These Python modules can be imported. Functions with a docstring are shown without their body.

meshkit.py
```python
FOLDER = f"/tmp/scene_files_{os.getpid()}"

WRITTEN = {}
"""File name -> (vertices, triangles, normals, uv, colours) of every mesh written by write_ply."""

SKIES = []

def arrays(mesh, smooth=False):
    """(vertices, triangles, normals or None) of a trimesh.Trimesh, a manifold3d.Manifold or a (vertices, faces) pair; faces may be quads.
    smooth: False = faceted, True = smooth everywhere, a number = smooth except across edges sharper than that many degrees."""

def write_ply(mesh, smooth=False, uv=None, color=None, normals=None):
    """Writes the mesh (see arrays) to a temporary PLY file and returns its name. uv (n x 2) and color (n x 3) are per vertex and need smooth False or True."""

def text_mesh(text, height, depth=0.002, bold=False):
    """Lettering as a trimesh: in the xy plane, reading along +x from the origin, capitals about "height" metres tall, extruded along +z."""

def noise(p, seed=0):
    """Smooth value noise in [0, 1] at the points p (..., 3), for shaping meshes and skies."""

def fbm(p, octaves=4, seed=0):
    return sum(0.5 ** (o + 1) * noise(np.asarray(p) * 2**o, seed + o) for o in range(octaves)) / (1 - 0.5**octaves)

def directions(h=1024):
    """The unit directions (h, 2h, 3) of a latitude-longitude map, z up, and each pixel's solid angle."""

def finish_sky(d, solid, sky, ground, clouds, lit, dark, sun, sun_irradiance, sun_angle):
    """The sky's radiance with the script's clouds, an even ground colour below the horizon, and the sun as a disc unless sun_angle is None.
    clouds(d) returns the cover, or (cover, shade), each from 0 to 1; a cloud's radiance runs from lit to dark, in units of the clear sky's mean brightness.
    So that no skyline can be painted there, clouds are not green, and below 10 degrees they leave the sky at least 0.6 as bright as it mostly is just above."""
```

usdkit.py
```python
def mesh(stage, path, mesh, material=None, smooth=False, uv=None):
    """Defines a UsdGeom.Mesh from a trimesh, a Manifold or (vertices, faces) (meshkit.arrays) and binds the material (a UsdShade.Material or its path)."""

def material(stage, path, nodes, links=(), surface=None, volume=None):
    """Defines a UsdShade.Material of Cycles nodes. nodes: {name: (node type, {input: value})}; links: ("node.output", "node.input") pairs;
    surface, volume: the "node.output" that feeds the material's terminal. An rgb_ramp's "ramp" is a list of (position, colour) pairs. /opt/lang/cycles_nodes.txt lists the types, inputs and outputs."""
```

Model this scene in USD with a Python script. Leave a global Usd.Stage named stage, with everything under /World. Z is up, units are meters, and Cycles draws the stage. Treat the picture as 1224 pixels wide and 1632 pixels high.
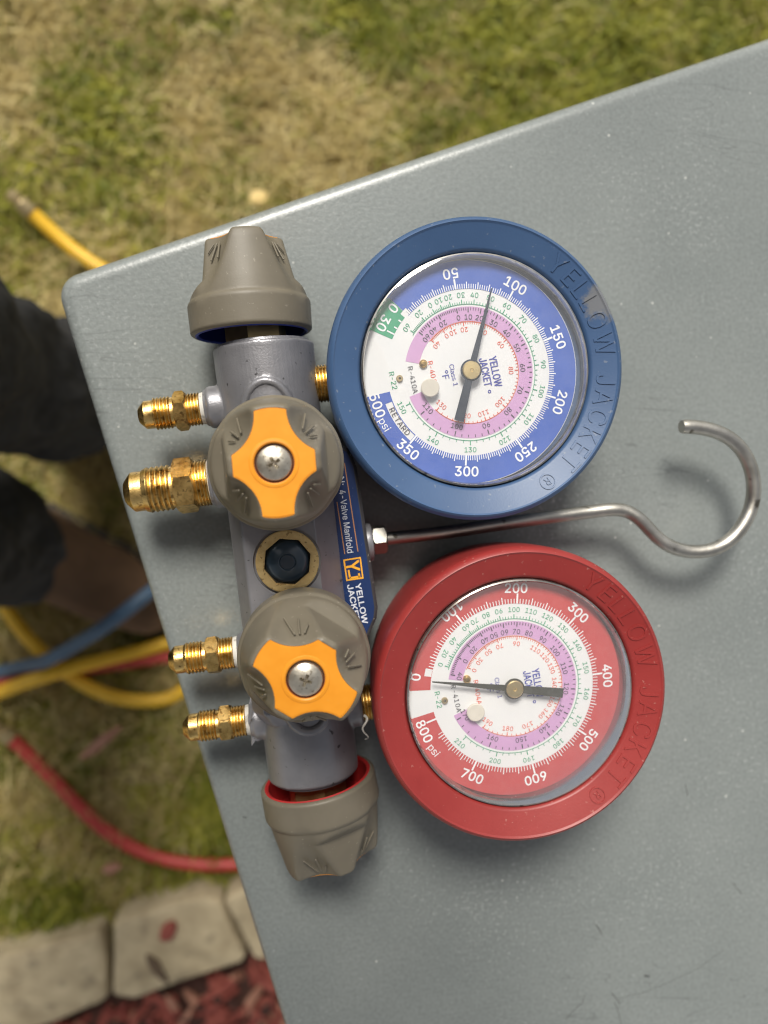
import math, random
import numpy as np, trimesh, manifold3d as m3, usdkit, meshkit
from scipy.interpolate import CubicSpline
from shapely.geometry import Polygon, Point
from shapely.ops import unary_union
from shapely import affinity
from pxr import Usd, UsdGeom, UsdLux, UsdShade, Gf, Sdf, Vt

random.seed(7)
RNG = np.random.default_rng(7)
stage = Usd.Stage.CreateInMemory()
UsdGeom.SetStageUpAxis(stage, 'Z')
UsdGeom.SetStageMetersPerUnit(stage, 1.0)
UsdGeom.Xform.Define(stage, '/World')
UsdGeom.Scope.Define(stage, '/World/Looks')
PI = math.pi

# ------------------------------------------------------------------ camera
F = 1200.0                                    # focal length in pixels of the 1224 px wide photograph
H = 0.30                                      # camera height above the table top
GROUND = -0.50                                # lawn, metres below the table top
NADIR = np.array([(470 - 612) / F, (816 - 740) / F, -1.0])
NADIR /= np.linalg.norm(NADIR)


def rot_between(a, b):
    v, c = np.cross(a, b), float(np.dot(a, b))
    K = np.array([[0, -v[2], v[1]], [v[2], 0, -v[0]], [-v[1], v[0], 0]])
    return np.eye(3) + K + K @ K / (1 + c)


RC = rot_between(NADIR, np.array([0, 0, -1.0]))
cam = UsdGeom.Camera.Define(stage, '/World/camera')
M4 = np.eye(4)
M4[:3, :3], M4[:3, 3] = RC, (0, 0, H)
cam.AddTransformOp().Set(Gf.Matrix4d(*M4.T.ravel().tolist()))
cam.CreateHorizontalApertureAttr(24.0)
cam.CreateVerticalApertureAttr(32.0)
cam.CreateFocalLengthAttr(24.0 * F / 1224)
cam.CreateClippingRangeAttr((0.02, 1000.0))
cam.CreateFStopAttr(5.2)
cam.CreateFocusDistanceAttr(0.250)
cam.CreateExposureAttr(1.40)

# ------------------------------------------------------------------ sky and sun (bright overcast, light from the top of the picture)
SUN_DIR = np.array([-0.15, 0.80, 0.95])
SUN_DIR /= np.linalg.norm(SUN_DIR)
SUN_EL, SUN_ROT = math.asin(SUN_DIR[2]), math.atan2(SUN_DIR[0], SUN_DIR[1])
sky_mat = usdkit.material(stage, '/World/Looks/sky_overcast', {
    'tc': ('texture_coordinate', {}),
    'sky': ('sky_texture', {'sky_type': 'single_scattering', 'sun_disc': False, 'sun_elevation': SUN_EL, 'sun_rotation': SUN_ROT, 'aerosol_density': 1.5}),
    'bw': ('rgb_to_bw', {}),
    'tint': ('mix_color', {'blend_type': 'multiply', 'fac': 1.0, 'b': (1.02, 1.0, 0.96), 'use_clamp': False}),
    'n': ('noise_texture', {'scale': 2.2, 'detail': 5.0, 'roughness': 0.55}),
    'r': ('rgb_ramp', {'ramp': [(0.0, (0.55, 0.55, 0.55)), (0.42, (0.75, 0.75, 0.75)), (0.6, (1, 1, 1)), (1, (1, 1, 1))]}),
    'mx': ('mix_color', {'use_clamp': False}),
    'bg': ('background_shader', {'strength': 0.060})},
    [('tc.generated', 'n.vector'), ('sky.color', 'bw.color'), ('bw.val', 'tint.a'), ('n.fac', 'r.fac'), ('r.color', 'mx.fac'),
     ('sky.color', 'mx.a'), ('tint.result', 'mx.b'), ('mx.result', 'bg.color')], surface='bg.background')
dome = UsdLux.DomeLight.Define(stage, '/World/sky')
dome.CreateIntensityAttr(1.0)
UsdShade.MaterialBindingAPI.Apply(dome.GetPrim()).Bind(sky_mat)
dome.GetPrim().SetCustomDataByKey('kind', 'structure')
sun = UsdLux.DistantLight.Define(stage, '/World/sun')
sun.CreateIntensityAttr(0.40)
sun.CreateAngleAttr(20.0)
sun.CreateNormalizeAttr(True)
sun.CreateColorAttr(Gf.Vec3f(1.0, 0.95, 0.86))
RS = rot_between(np.array([0, 0, 1.0]), SUN_DIR)
S4 = np.eye(4)
S4[:3, :3] = RS
sun.AddTransformOp().Set(Gf.Matrix4d(*S4.T.ravel().tolist()))


# ------------------------------------------------------------------ helpers
def P(px, py, z):
    """World point at height z that stands where the photograph's pixel lies."""
    d = RC @ np.array([(px - 612) / F, (816 - py) / F, -1.0])
    t = (z - H) / d[2]
    return np.array([d[0] * t, d[1] * t, z])


USED = {}


def numbered(parent, name):
    k = (parent, name)
    n = USED.get(k, 0)
    USED[k] = n + 1
    return name if n == 0 else f'{name}_{n:03d}'


def tag(prim, label=None, cat=None, group=None, kind=None):
    for k, v in (('label', label), ('category', cat), ('group', group), ('kind', kind)):
        if v:
            prim.SetCustomDataByKey(k, v)


def obj(name, mesh, mat, parent=None, smooth=35, label=None, cat=None, group=None, kind=None):
    base = parent if parent else '/World'
    path = f'{base}/{numbered(base, name)}'
    m = usdkit.mesh(stage, path, mesh, mat, smooth=smooth)
    tag(m.GetPrim(), label, cat, group, kind)
    return path


def thing(name, label, cat, loc=(0, 0, 0), rotz=0.0, group=None):
    path = f'/World/{numbered("/World", name)}'
    x = UsdGeom.Xform.Define(stage, path)
    x.AddTranslateOp().Set(Gf.Vec3d(*map(float, loc)))
    if rotz:
        x.AddRotateZOp().Set(math.degrees(rotz))
    tag(x.GetPrim(), label, cat, group)
    return path


def tm(man):
    m = man.to_mesh()
    return trimesh.Trimesh(np.array(m.vert_properties[:, :3], float), np.array(m.tri_verts), process=False)


def cat(ms):
    return trimesh.util.concatenate([tm(x) if isinstance(x, m3.Manifold) else x for x in ms])


def to_man(t):
    return m3.Manifold(m3.Mesh(np.asarray(t.vertices, np.float32), np.asarray(t.faces, np.uint32)))


def rev(profile, n=64):
    """Solid or shell of revolution about z from (r, z) points."""
    return trimesh.creation.revolve(np.array(profile, float), sections=n)


def place(t, p=(0, 0, 0), d=(0, 0, 1), spin=0.0):
    """A copy of the mesh t with its z axis along d, at p."""
    t = t.copy()
    R = np.eye(4)
    R[:3, :3] = rot_between(np.array([0, 0, 1.0]), np.asarray(d, float) / np.linalg.norm(d)) if d[2] > -0.9999 * np.linalg.norm(d) else np.diag([1, -1, -1.0])
    T = np.eye(4)
    T[:3, 3] = p
    t.apply_transform(T @ R @ trimesh.transformations.rotation_matrix(spin, [0, 0, 1]))
    return t


def ball(p, r, n=24):
    return m3.Manifold.sphere(float(r), n).translate([float(x) for x in p])


def hull(pr, n=24):
    return m3.Manifold.batch_hull([ball(p, r, n) for p, r in pr])


def chain(pr, n=24):
    return m3.Manifold.batch_boolean([hull(pr[i:i + 2], n) for i in range(len(pr) - 1)], m3.OpType.Add)


def soften(man, edge, it=8, lam=0.5):
    t = tm(man.refine_to_length(edge))
    t.merge_vertices()
    trimesh.smoothing.filter_taubin(t, lamb=lam, nu=lam + 0.03, iterations=it)
    return t


def rounded_box(sx, sy, sz, r):
    pts = [((x * (sx / 2 - r)), (y * (sy / 2 - r)), (z * (sz / 2 - r))) for x in (-1, 1) for y in (-1, 1) for z in (-1, 1)]
    return m3.Manifold.batch_hull([ball(p, r, 16) for p in pts])


def tube(points, radii, n=18, caps=True):
    p = np.asarray(points, float)
    radii = np.broadcast_to(radii, (len(p),))
    t = np.gradient(p, axis=0)
    t /= np.linalg.norm(t, axis=1, keepdims=True)
    a = np.cross(t[0], [0, 0, 1.0])
    if np.linalg.norm(a) < 1e-3:
        a = np.cross(t[0], [1.0, 0, 0])
    a /= np.linalg.norm(a)
    rings, ang = [], np.arange(n) * 2 * PI / n
    for i in range(len(p)):
        a = a - t[i] * np.dot(a, t[i])
        a /= np.linalg.norm(a)
        b = np.cross(t[i], a)
        rings.append(p[i] + radii[i] * (np.cos(ang)[:, None] * a + np.sin(ang)[:, None] * b))
    v = np.vstack(rings + [p[:1], p[-1:]])
    f = []
    for i in range(len(p) - 1):
        for j in range(n):
            k = (j + 1) % n
            f += [[i * n + j, (i + 1) * n + j, (i + 1) * n + k], [i * n + j, (i + 1) * n + k, i * n + k]]
    if caps:
        L = len(p) * n
        for j in range(n):
            k = (j + 1) % n
            f += [[L, j, k], [L + 1, (len(p) - 1) * n + k, (len(p) - 1) * n + j]]
    m = trimesh.Trimesh(v, f, process=False)
    m.fix_normals()
    return m


def spline(pts, n=80):
    pts = np.asarray(pts, float)
    s = np.r_[0, np.cumsum(np.linalg.norm(np.diff(pts, axis=0), axis=1))]
    return CubicSpline(s, pts)(np.linspace(0, s[-1], n))


def flat(poly, z=0.0):
    """Flat print: triangles of a shapely polygon at height z."""
    out = []
    for g in getattr(poly, 'geoms', [poly]):
        if g.geom_type != 'Polygon' or g.area < 1e-14:
            continue
        v, f = trimesh.creation.triangulate_polygon(g, engine='earcut')
        out.append(trimesh.Trimesh(np.c_[v, np.full(len(v), z)], f, process=False))
    m = trimesh.util.concatenate(out)
    m.faces[m.face_normals[:, 2] < 0] = m.faces[m.face_normals[:, 2] < 0][:, ::-1]
    return trimesh.Trimesh(m.vertices, m.faces, process=False)


GLYPHS = {}


def word(text, h, bold=False, depth=0.0):
    """Lettering centred on the origin, in the xy plane; flat, or depth thick."""
    k = (text, bold)
    if k not in GLYPHS:
        GLYPHS[k] = meshkit.text_mesh(text, 1.0, 0.1, bold)
    t = GLYPHS[k].copy()
    t.apply_translation([-(t.bounds[0][0] + t.bounds[1][0]) / 2, -0.5, 0])
    if depth == 0:
        f = t.faces[t.face_normals[:, 2] > 0.9]
        v = t.vertices.copy()
        v[:, 2] = 0
        t = trimesh.Trimesh(v, f, process=False)
        t.remove_unreferenced_vertices()
        t.apply_scale([h, h, 1])
    else:
        t.apply_scale([h, h, depth / 0.1])
    return t


def put2(t, x, y, z, ang):
    c, s = math.cos(ang), math.sin(ang)
    T = np.array([[c, -s, 0, x], [s, c, 0, y], [0, 0, 1, z], [0, 0, 0, 1.0]])
    t = t.copy()
    t.apply_transform(T)
    return t


# ------------------------------------------------------------------ materials
def look(name, col, rough=0.5, metal=0.0, col2=None, scale=60.0, lo=0.35, hi=0.65, bump=0.0, bump_scale=900.0, bump_dist=0.0004,
         dust=0.0, dust_col=(0.45, 0.42, 0.36), dust_scale=900.0, dust_at=0.66, spec=0.5, rough2=None, detail=4.0, sheen=0.0, extra=None):
    nodes = {'g': ('geometry', {}), 'p': ('principled_bsdf', {'roughness': rough, 'metallic': metal, 'specular_ior_level': spec}),
             'n': ('noise_texture', {'scale': scale, 'detail': detail, 'roughness': 0.6}),
             'r': ('rgb_ramp', {'ramp': [(lo, col), (hi, col2 if col2 is not None else tuple(min(1, c * 1.18) for c in col))]})}
    links = [('g.position', 'n.vector'), ('n.fac', 'r.fac')]
    src = 'r.color'
    if sheen:
        nodes['p'][1]['sheen_weight'] = sheen
    if dust:
        nodes['dn'] = ('noise_texture', {'scale': dust_scale, 'detail': 2.0})
        nodes['dr'] = ('rgb_ramp', {'ramp': [(dust_at, (0, 0, 0)), (min(dust_at + 0.06, 1), (dust,) * 3)]})
        nodes['dm'] = ('mix_color', {'b': dust_col})
        links += [('g.position', 'dn.vector'), ('dn.fac', 'dr.fac'), ('dr.color', 'dm.fac'), (src, 'dm.a')]
        src = 'dm.result'
    links.append((src, 'p.base_color'))
    if rough2 is not None:
        nodes['rm'] = ('map_range', {'from_min': 0.3, 'from_max': 0.7, 'to_min': rough, 'to_max': rough2, 'clamp': True})
        links += [('n.fac', 'rm.value'), ('rm.result', 'p.roughness')]
    if bump:
        nodes['bn'] = ('noise_texture', {'scale': bump_scale, 'detail': 3.0})
        nodes['b'] = ('bump', {'strength': bump, 'distance': bump_dist})
        links += [('g.position', 'bn.vector'), ('bn.fac', 'b.height'), ('b.normal', 'p.normal')]
    return usdkit.material(stage, '/World/Looks/' + name, nodes, links, surface='p.BSDF')


MT = {}
MT['brass'] = look('brass', (0.62, 0.40, 0.13), 0.22, 1.0, (0.80, 0.56, 0.22), 220, 0.3, 0.7, 0.25, 1400, 0.0002, 0.75, (0.22, 0.12, 0.04), 600, 0.6, rough2=0.42)
MT['brass_dull'] = look('dull_brass', (0.55, 0.40, 0.17), 0.36, 1.0, (0.66, 0.50, 0.24), 200, 0.3, 0.7, 0.2, 1400, 0.0002, rough2=0.5)
MT['brass_cap'] = look('satin_brass', (0.70, 0.55, 0.28), 0.42, 1.0, (0.78, 0.62, 0.33), 300)
MT['ring'] = look('pitted_brass', (0.60, 0.43, 0.19), 0.42, 0.9, (0.74, 0.57, 0.28), 420, 0.3, 0.7, 0.4, 1200, 0.0002, 0.7, (0.22, 0.13, 0.05), 620, 0.60)
MT['cast'] = look('grey_cast_metal', (0.225, 0.223, 0.240), 0.38, 0.5, (0.285, 0.282, 0.300), 90, 0.3, 0.7, 0.35, 1600, 0.0002, 0.8, (0.035, 0.034, 0.036), 420, 0.69)
MT['cast_dark'] = look('dark_cast_metal', (0.045, 0.044, 0.048), 0.5, 0.3, None, 200, dust=0.5, dust_at=0.66)
MT['taupe'] = look('taupe_rubber', (0.138, 0.121, 0.090), 0.50, 0, (0.168, 0.147, 0.110), 60, 0.3, 0.7, 0.15, 1500, 0.0002, 0.55, (0.28, 0.25, 0.20), 700, 0.68)
MT['orange'] = look('orange_plastic', (0.74, 0.275, 0.014), 0.42, 0, (0.79, 0.31, 0.022), 120, dust=0.3, dust_col=(0.6, 0.4, 0.15), dust_at=0.72)
MT['steel'] = look('zinc_steel', (0.40, 0.38, 0.34), 0.38, 1.0, (0.56, 0.54, 0.49), 130, 0.3, 0.7, 0.25, 500, 0.0002, 0.85, (0.10, 0.085, 0.06), 160, 0.66, rough2=0.42)
MT['screw'] = look('screw_steel', (0.50, 0.45, 0.37), 0.38, 0.9, (0.66, 0.62, 0.53), 500, 0.3, 0.7, 0.4, 900, 0.0002, 0.7, (0.16, 0.12, 0.08), 700, 0.64)
MT['rust'] = look('rust_brown_rubber', (0.20, 0.05, 0.02), 0.6)
MT['blue_rubber'] = look('blue_rubber', (0.041, 0.087, 0.188), 0.42, 0, (0.050, 0.102, 0.212), 45, 0.3, 0.7, 0.2, 1500, 0.00015, 0.28, (0.25, 0.27, 0.30), 520, 0.70)
MT['red_rubber'] = look('red_rubber', (0.250, 0.024, 0.022), 0.42, 0, (0.295, 0.033, 0.030), 45, 0.3, 0.7, 0.2, 1500, 0.00015, 0.45, (0.48, 0.24, 0.20), 620, 0.685)
MT['blue_liner'] = look('blue_liner', (0.01, 0.025, 0.22), 0.5)
MT['red_liner'] = look('red_liner', (0.36, 0.018, 0.018), 0.5)
MT['dial_white'] = look('dial_white', (0.78, 0.79, 0.80), 0.5, 0, (0.82, 0.82, 0.82), 50)
MT['print_blue'] = look('print_blue', (0.040, 0.110, 0.46), 0.5, 0, (0.050, 0.125, 0.50), 80)
MT['print_red'] = look('print_red', (0.52, 0.050, 0.050), 0.5, 0, (0.56, 0.06, 0.058), 80)
MT['print_green'] = look('print_green', (0.03, 0.32, 0.16), 0.5)
MT['print_purple'] = look('print_purple', (0.60, 0.34, 0.60), 0.5, 0, (0.63, 0.36, 0.62), 80)
MT['print_black'] = look('print_black', (0.05, 0.05, 0.06), 0.5)
MT['print_orange'] = look('print_vermilion', (0.72, 0.085, 0.035), 0.5)
MT['print_white'] = look('print_white', (0.82, 0.83, 0.85), 0.5)
MT['print_navy'] = look('print_navy', (0.05, 0.06, 0.34), 0.5)
MT['label_navy'] = look('label_navy', (0.012, 0.030, 0.105), 0.26, 0, (0.015, 0.036, 0.12), 60, dust=0.25, dust_col=(0.2, 0.22, 0.28), dust_at=0.7)
MT['label_gold'] = look('label_gold', (0.80, 0.38, 0.03), 0.4)
MT['label_line'] = look('label_copper', (0.45, 0.21, 0.08), 0.4)
MT['label_white'] = look('label_white', (0.62, 0.65, 0.72), 0.4)
MT['needle_blue'] = look('needle_slate', (0.020, 0.030, 0.050), 0.38)
MT['needle_olive'] = look('needle_olive', (0.035, 0.034, 0.024), 0.38)
MT['pad'] = look('beige_pad', (0.62, 0.58, 0.50), 0.5)
MT['case'] = look('dial_case_ring', (0.30, 0.29, 0.28), 0.16, 0.9, (0.55, 0.52, 0.48), 120, 0.35, 0.6, dust=0.8, dust_col=(0.05, 0.045, 0.04), dust_scale=260, dust_at=0.64)
MT['tape'] = look('white_thread_tape', (0.55, 0.53, 0.48), 0.6, dust=0.6, dust_col=(0.25, 0.23, 0.2), dust_scale=500, dust_at=0.55)
MT['dome'] = look('sight_dome_glass', (0.030, 0.050, 0.072), 0.25, 0, (0.036, 0.058, 0.082), 300, spec=0.6)
MT['black'] = look('matt_black', (0.008, 0.008, 0.009), 0.6)
MT['yellow_hose'] = look('yellow_hose_rubber', (0.76, 0.44, 0.020), 0.45, 0, (0.80, 0.48, 0.03), 60)
MT['red_hose'] = look('red_hose_rubber', (0.40, 0.035, 0.03), 0.45, 0, (0.46, 0.05, 0.04), 60)
MT['blue_hose'] = look('blue_hose_rubber', (0.055, 0.105, 0.18), 0.45, 0, (0.07, 0.13, 0.21), 60)
MT['crimp'] = look('pale_crimp_metal', (0.42, 0.33, 0.18), 0.45, 0.7)
MT['stone'] = look('edging_concrete', (0.33, 0.265, 0.165), 0.85, 0, (0.54, 0.45, 0.295), 35, 0.3, 0.72, 0.8, 220, 0.002, 0.5, (0.20, 0.165, 0.11), 55, 0.62)
MT['mulch'] = look('red_bark', (0.17, 0.030, 0.022), 0.8, 0, (0.34, 0.095, 0.070), 45, 0.3, 0.7, 0.6, 300, 0.001)
MT['mulch_pale'] = look('pale_bark', (0.34, 0.15, 0.10), 0.8, 0, (0.42, 0.22, 0.15), 60)
MT['mulch_dark'] = look('dark_bark', (0.05, 0.020, 0.015), 0.85)
MT['leaf'] = look('dry_leaf', (0.09, 0.06, 0.035), 0.7)
MT['petal'] = look('straw_yellow', (0.62, 0.45, 0.16), 0.6)
MT['trousers'] = look('charcoal_cloth', (0.018, 0.018, 0.019), 0.9, 0, (0.034, 0.034, 0.035), 120, 0.3, 0.7, 0.4, 1200, 0.0006, spec=0.2)
MT['shirt'] = look('grey_cloth', (0.16, 0.17, 0.19), 0.85, 0, None, 90, sheen=0.2)
MT['skin'] = look('skin', (0.50, 0.30, 0.21), 0.5, 0, (0.54, 0.33, 0.23), 60)
MT['hair'] = look('dark_hair', (0.03, 0.02, 0.014), 0.55, 0, None, 300)
MT['suede'] = look('brown_suede', (0.10, 0.055, 0.028), 0.85, 0, (0.15, 0.082, 0.042), 40, 0.3, 0.7, 0.4, 600, 0.0008)
MT['sole'] = look('shoe_sole', (0.06, 0.05, 0.04), 0.7)
MT['eye'] = look('eye_white', (0.7, 0.7, 0.68), 0.3)
MT['leg_metal'] = look('table_leg_metal', (0.10, 0.10, 0.10), 0.4, 0.5)
SCUFF = P(958, 482, 0.049)
MT['blue_rubber'] = usdkit.material(stage, '/World/Looks/blue_rubber_scuffed', {
    'g': ('geometry', {}), 'n': ('noise_texture', {'scale': 45.0, 'detail': 4.0}),
    'r': ('rgb_ramp', {'ramp': [(0.3, (0.041, 0.087, 0.188)), (0.7, (0.050, 0.102, 0.212))]}),
    'dn': ('noise_texture', {'scale': 520.0, 'detail': 2.0}), 'dr': ('rgb_ramp', {'ramp': [(0.68, (0, 0, 0)), (0.75, (0.42, 0.42, 0.42))]}),
    'dm': ('mix_color', {'b': (0.25, 0.27, 0.30)}),
    'ds': ('vector_math', {'math_type': 'distance', 'vector2': tuple(SCUFF)}), 'sn': ('noise_texture', {'scale': 190.0, 'detail': 5.0, 'roughness': 0.7}),
    'sr': ('map_range', {'from_min': 0.002, 'from_max': 0.0115, 'to_min': 0.62, 'to_max': 0.0, 'clamp': True}),
    'sa': ('math', {'math_type': 'add'}), 'st': ('rgb_ramp', {'ramp': [(0.78, (0, 0, 0)), (0.98, (0.45, 0.45, 0.45))]}),
    'sm': ('mix_color', {'b': (0.30, 0.26, 0.17)}),
    'bn': ('noise_texture', {'scale': 1500.0, 'detail': 3.0}), 'b': ('bump', {'strength': 0.2, 'distance': 0.00015}),
    'p': ('principled_bsdf', {'roughness': 0.42})},
    [('g.position', 'n.vector'), ('n.fac', 'r.fac'), ('g.position', 'dn.vector'), ('dn.fac', 'dr.fac'), ('dr.color', 'dm.fac'), ('r.color', 'dm.a'),
     ('g.position', 'ds.vector1'), ('g.position', 'sn.vector'), ('ds.value', 'sr.value'), ('sr.result', 'sa.value1'), ('sn.fac', 'sa.value2'), ('sa.value', 'st.fac'),
     ('st.color', 'sm.fac'), ('dm.result', 'sm.a'), ('sm.result', 'p.base_color'), ('g.position', 'bn.vector'), ('bn.fac', 'b.height'), ('b.normal', 'p.normal')], surface='p.BSDF')
# weathered grey-green plastic of the table
MT['table'] = usdkit.material(stage, '/World/Looks/weathered_plastic', {
    'g': ('geometry', {}),
    'n1': ('noise_texture', {'scale': 9.0, 'detail': 6.0, 'roughness': 0.62}),
    'r1': ('rgb_ramp', {'ramp': [(0.3, (0.172, 0.191, 0.188)), (0.7, (0.222, 0.242, 0.236))]}),
    'n2': ('noise_texture', {'scale': 650.0, 'detail': 3.0, 'roughness': 0.6}),
    'r2': ('rgb_ramp', {'ramp': [(0.30, (0.87, 0.87, 0.87)), (0.70, (1.11, 1.11, 1.11))]}),
    'mu': ('mix_color', {'blend_type': 'multiply', 'fac': 1.0, 'use_clamp': False}),
    # pale scuffs and specks, thicker in patches
    'n3': ('noise_texture', {'scale': 620.0, 'detail': 2.0, 'roughness': 0.55}),
    'n4': ('noise_texture', {'scale': 14.0, 'detail': 3.0}),
    'ad': ('math', {'math_type': 'multiply_add', 'value2': 0.45}),
    'r3': ('rgb_ramp', {'ramp': [(0.84, (0, 0, 0)), (1.0, (0.36, 0.36, 0.36))]}),
    'm3': ('mix_color', {'b': (0.42, 0.44, 0.43)}),
    # single bright flecks
    'v': ('voronoi_texture', {'scale': 150.0, 'randomness': 1.0}),
    'vr': ('rgb_ramp', {'ramp': [(0.05, (1, 1, 1)), (0.10, (0, 0, 0))]}),
    'wn': ('separate_color', {}),
    'th': ('rgb_ramp', {'ramp': [(0.86, (0, 0, 0)), (0.9, (0.8, 0.8, 0.8))]}),
    'vm': ('math', {'math_type': 'multiply'}),
    'm4': ('mix_color', {'b': (0.50, 0.51, 0.48)}),
    # fine dark scratches
    'mp': ('mapping', {'rotation': (0, 0, 0.5), 'scale': (1.0, 9.0, 1.0)}),
    'n5': ('noise_texture', {'scale': 10.0, 'detail': 2.0, 'distortion': 1.2}),
    'r5': ('rgb_ramp', {'ramp': [(0.492, (0, 0, 0)), (0.499, (0.40, 0.40, 0.40)), (0.506, (0, 0, 0))]}),
    'n6': ('noise_texture', {'scale': 11.0, 'detail': 1.0}),
    'r6': ('rgb_ramp', {'ramp': [(0.55, (0, 0, 0)), (0.62, (1, 1, 1))]}),
    'sm': ('math', {'math_type': 'multiply'}),
    'm5': ('mix_color', {'b': (0.07, 0.075, 0.075)}),
    'bp': ('bump', {'strength': 0.22, 'distance': 0.0004}),
    'p': ('principled_bsdf', {'roughness': 0.30, 'specular_ior_level': 0.55})},
    [('g.position', 'n1.vector'), ('g.position', 'n2.vector'), ('g.position', 'n3.vector'), ('g.position', 'n4.vector'), ('g.position', 'v.vector'),
     ('n1.fac', 'r1.fac'), ('n2.fac', 'r2.fac'), ('r1.color', 'mu.a'), ('r2.color', 'mu.b'),
     ('n4.fac', 'ad.value1'), ('n3.fac', 'ad.value3'), ('ad.value', 'r3.fac'), ('r3.color', 'm3.fac'), ('mu.result', 'm3.a'),
     ('v.distance', 'vr.fac'), ('v.color', 'wn.color'), ('wn.r', 'th.fac'), ('vr.color', 'vm.value1'), ('th.color', 'vm.value2'),
     ('vm.value', 'm4.fac'), ('m3.result', 'm4.a'),
     ('g.position', 'mp.vector'), ('mp.vector', 'n5.vector'), ('n5.fac', 'r5.fac'), ('g.position', 'n6.vector'), ('n6.fac', 'r6.fac'),
     ('r5.color', 'sm.value1'), ('r6.color', 'sm.value2'), ('sm.value', 'm5.fac'), ('m4.result', 'm5.a'), ('m5.result', 'p.base_color'),
     ('n2.fac', 'bp.height'), ('bp.normal', 'p.normal')], surface='p.BSDF')
# gauge window: sunlight passes, the sky mirrors in it
MT['lens'] = usdkit.material(stage, '/World/Looks/glare_haze_window', {
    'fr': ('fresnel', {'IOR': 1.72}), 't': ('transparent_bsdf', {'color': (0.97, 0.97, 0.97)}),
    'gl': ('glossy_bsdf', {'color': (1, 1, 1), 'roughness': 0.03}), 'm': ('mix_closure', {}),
    'df': ('diffuse_bsdf', {'color': (0.7, 0.7, 0.7)}), 'g': ('geometry', {}), 'n': ('noise_texture', {'scale': 160.0, 'detail': 5.0, 'roughness': 0.7}),  # pale diffuse haze painted in to stand for sky glare
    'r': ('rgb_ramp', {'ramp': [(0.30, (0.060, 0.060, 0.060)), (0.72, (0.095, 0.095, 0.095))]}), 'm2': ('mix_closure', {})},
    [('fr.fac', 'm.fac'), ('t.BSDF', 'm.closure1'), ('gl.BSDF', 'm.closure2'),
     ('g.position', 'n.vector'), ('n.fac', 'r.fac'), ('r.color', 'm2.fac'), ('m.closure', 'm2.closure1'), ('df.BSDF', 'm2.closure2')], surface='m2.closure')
MT['acrylic'] = usdkit.material(stage, '/World/Looks/clear_acrylic', {
    'p': ('principled_bsdf', {'base_color': (0.9, 0.9, 0.92), 'roughness': 0.06, 'transmission_weight': 1.0, 'ior': 1.47})}, [], surface='p.BSDF')


def blade_look(name, a, b):
    return usdkit.material(stage, '/World/Looks/' + name, {
        'oi': ('object_info', {}), 'g': ('geometry', {}), 'n': ('noise_texture', {'scale': 25.0, 'detail': 2.0}),
        'ad': ('math', {'math_type': 'multiply_add', 'value2': 0.5}), 'hf': ('math', {'math_type': 'multiply', 'value2': 0.55}),
        'r': ('rgb_ramp', {'ramp': [(0.2, a), (0.75, b)]}),
        'd': ('principled_bsdf', {'roughness': 0.55}), 't': ('translucent_bsdf', {}), 'm': ('mix_closure', {'fac': 0.30})},
        [('oi.random', 'hf.value1'), ('hf.value', 'ad.value3'), ('g.random_per_island', 'ad.value1'), ('ad.value', 'r.fac'),
         ('r.color', 'd.base_color'), ('r.color', 't.color'), ('d.BSDF', 'm.closure1'), ('t.BSDF', 'm.closure2')], surface='m.closure')


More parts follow.
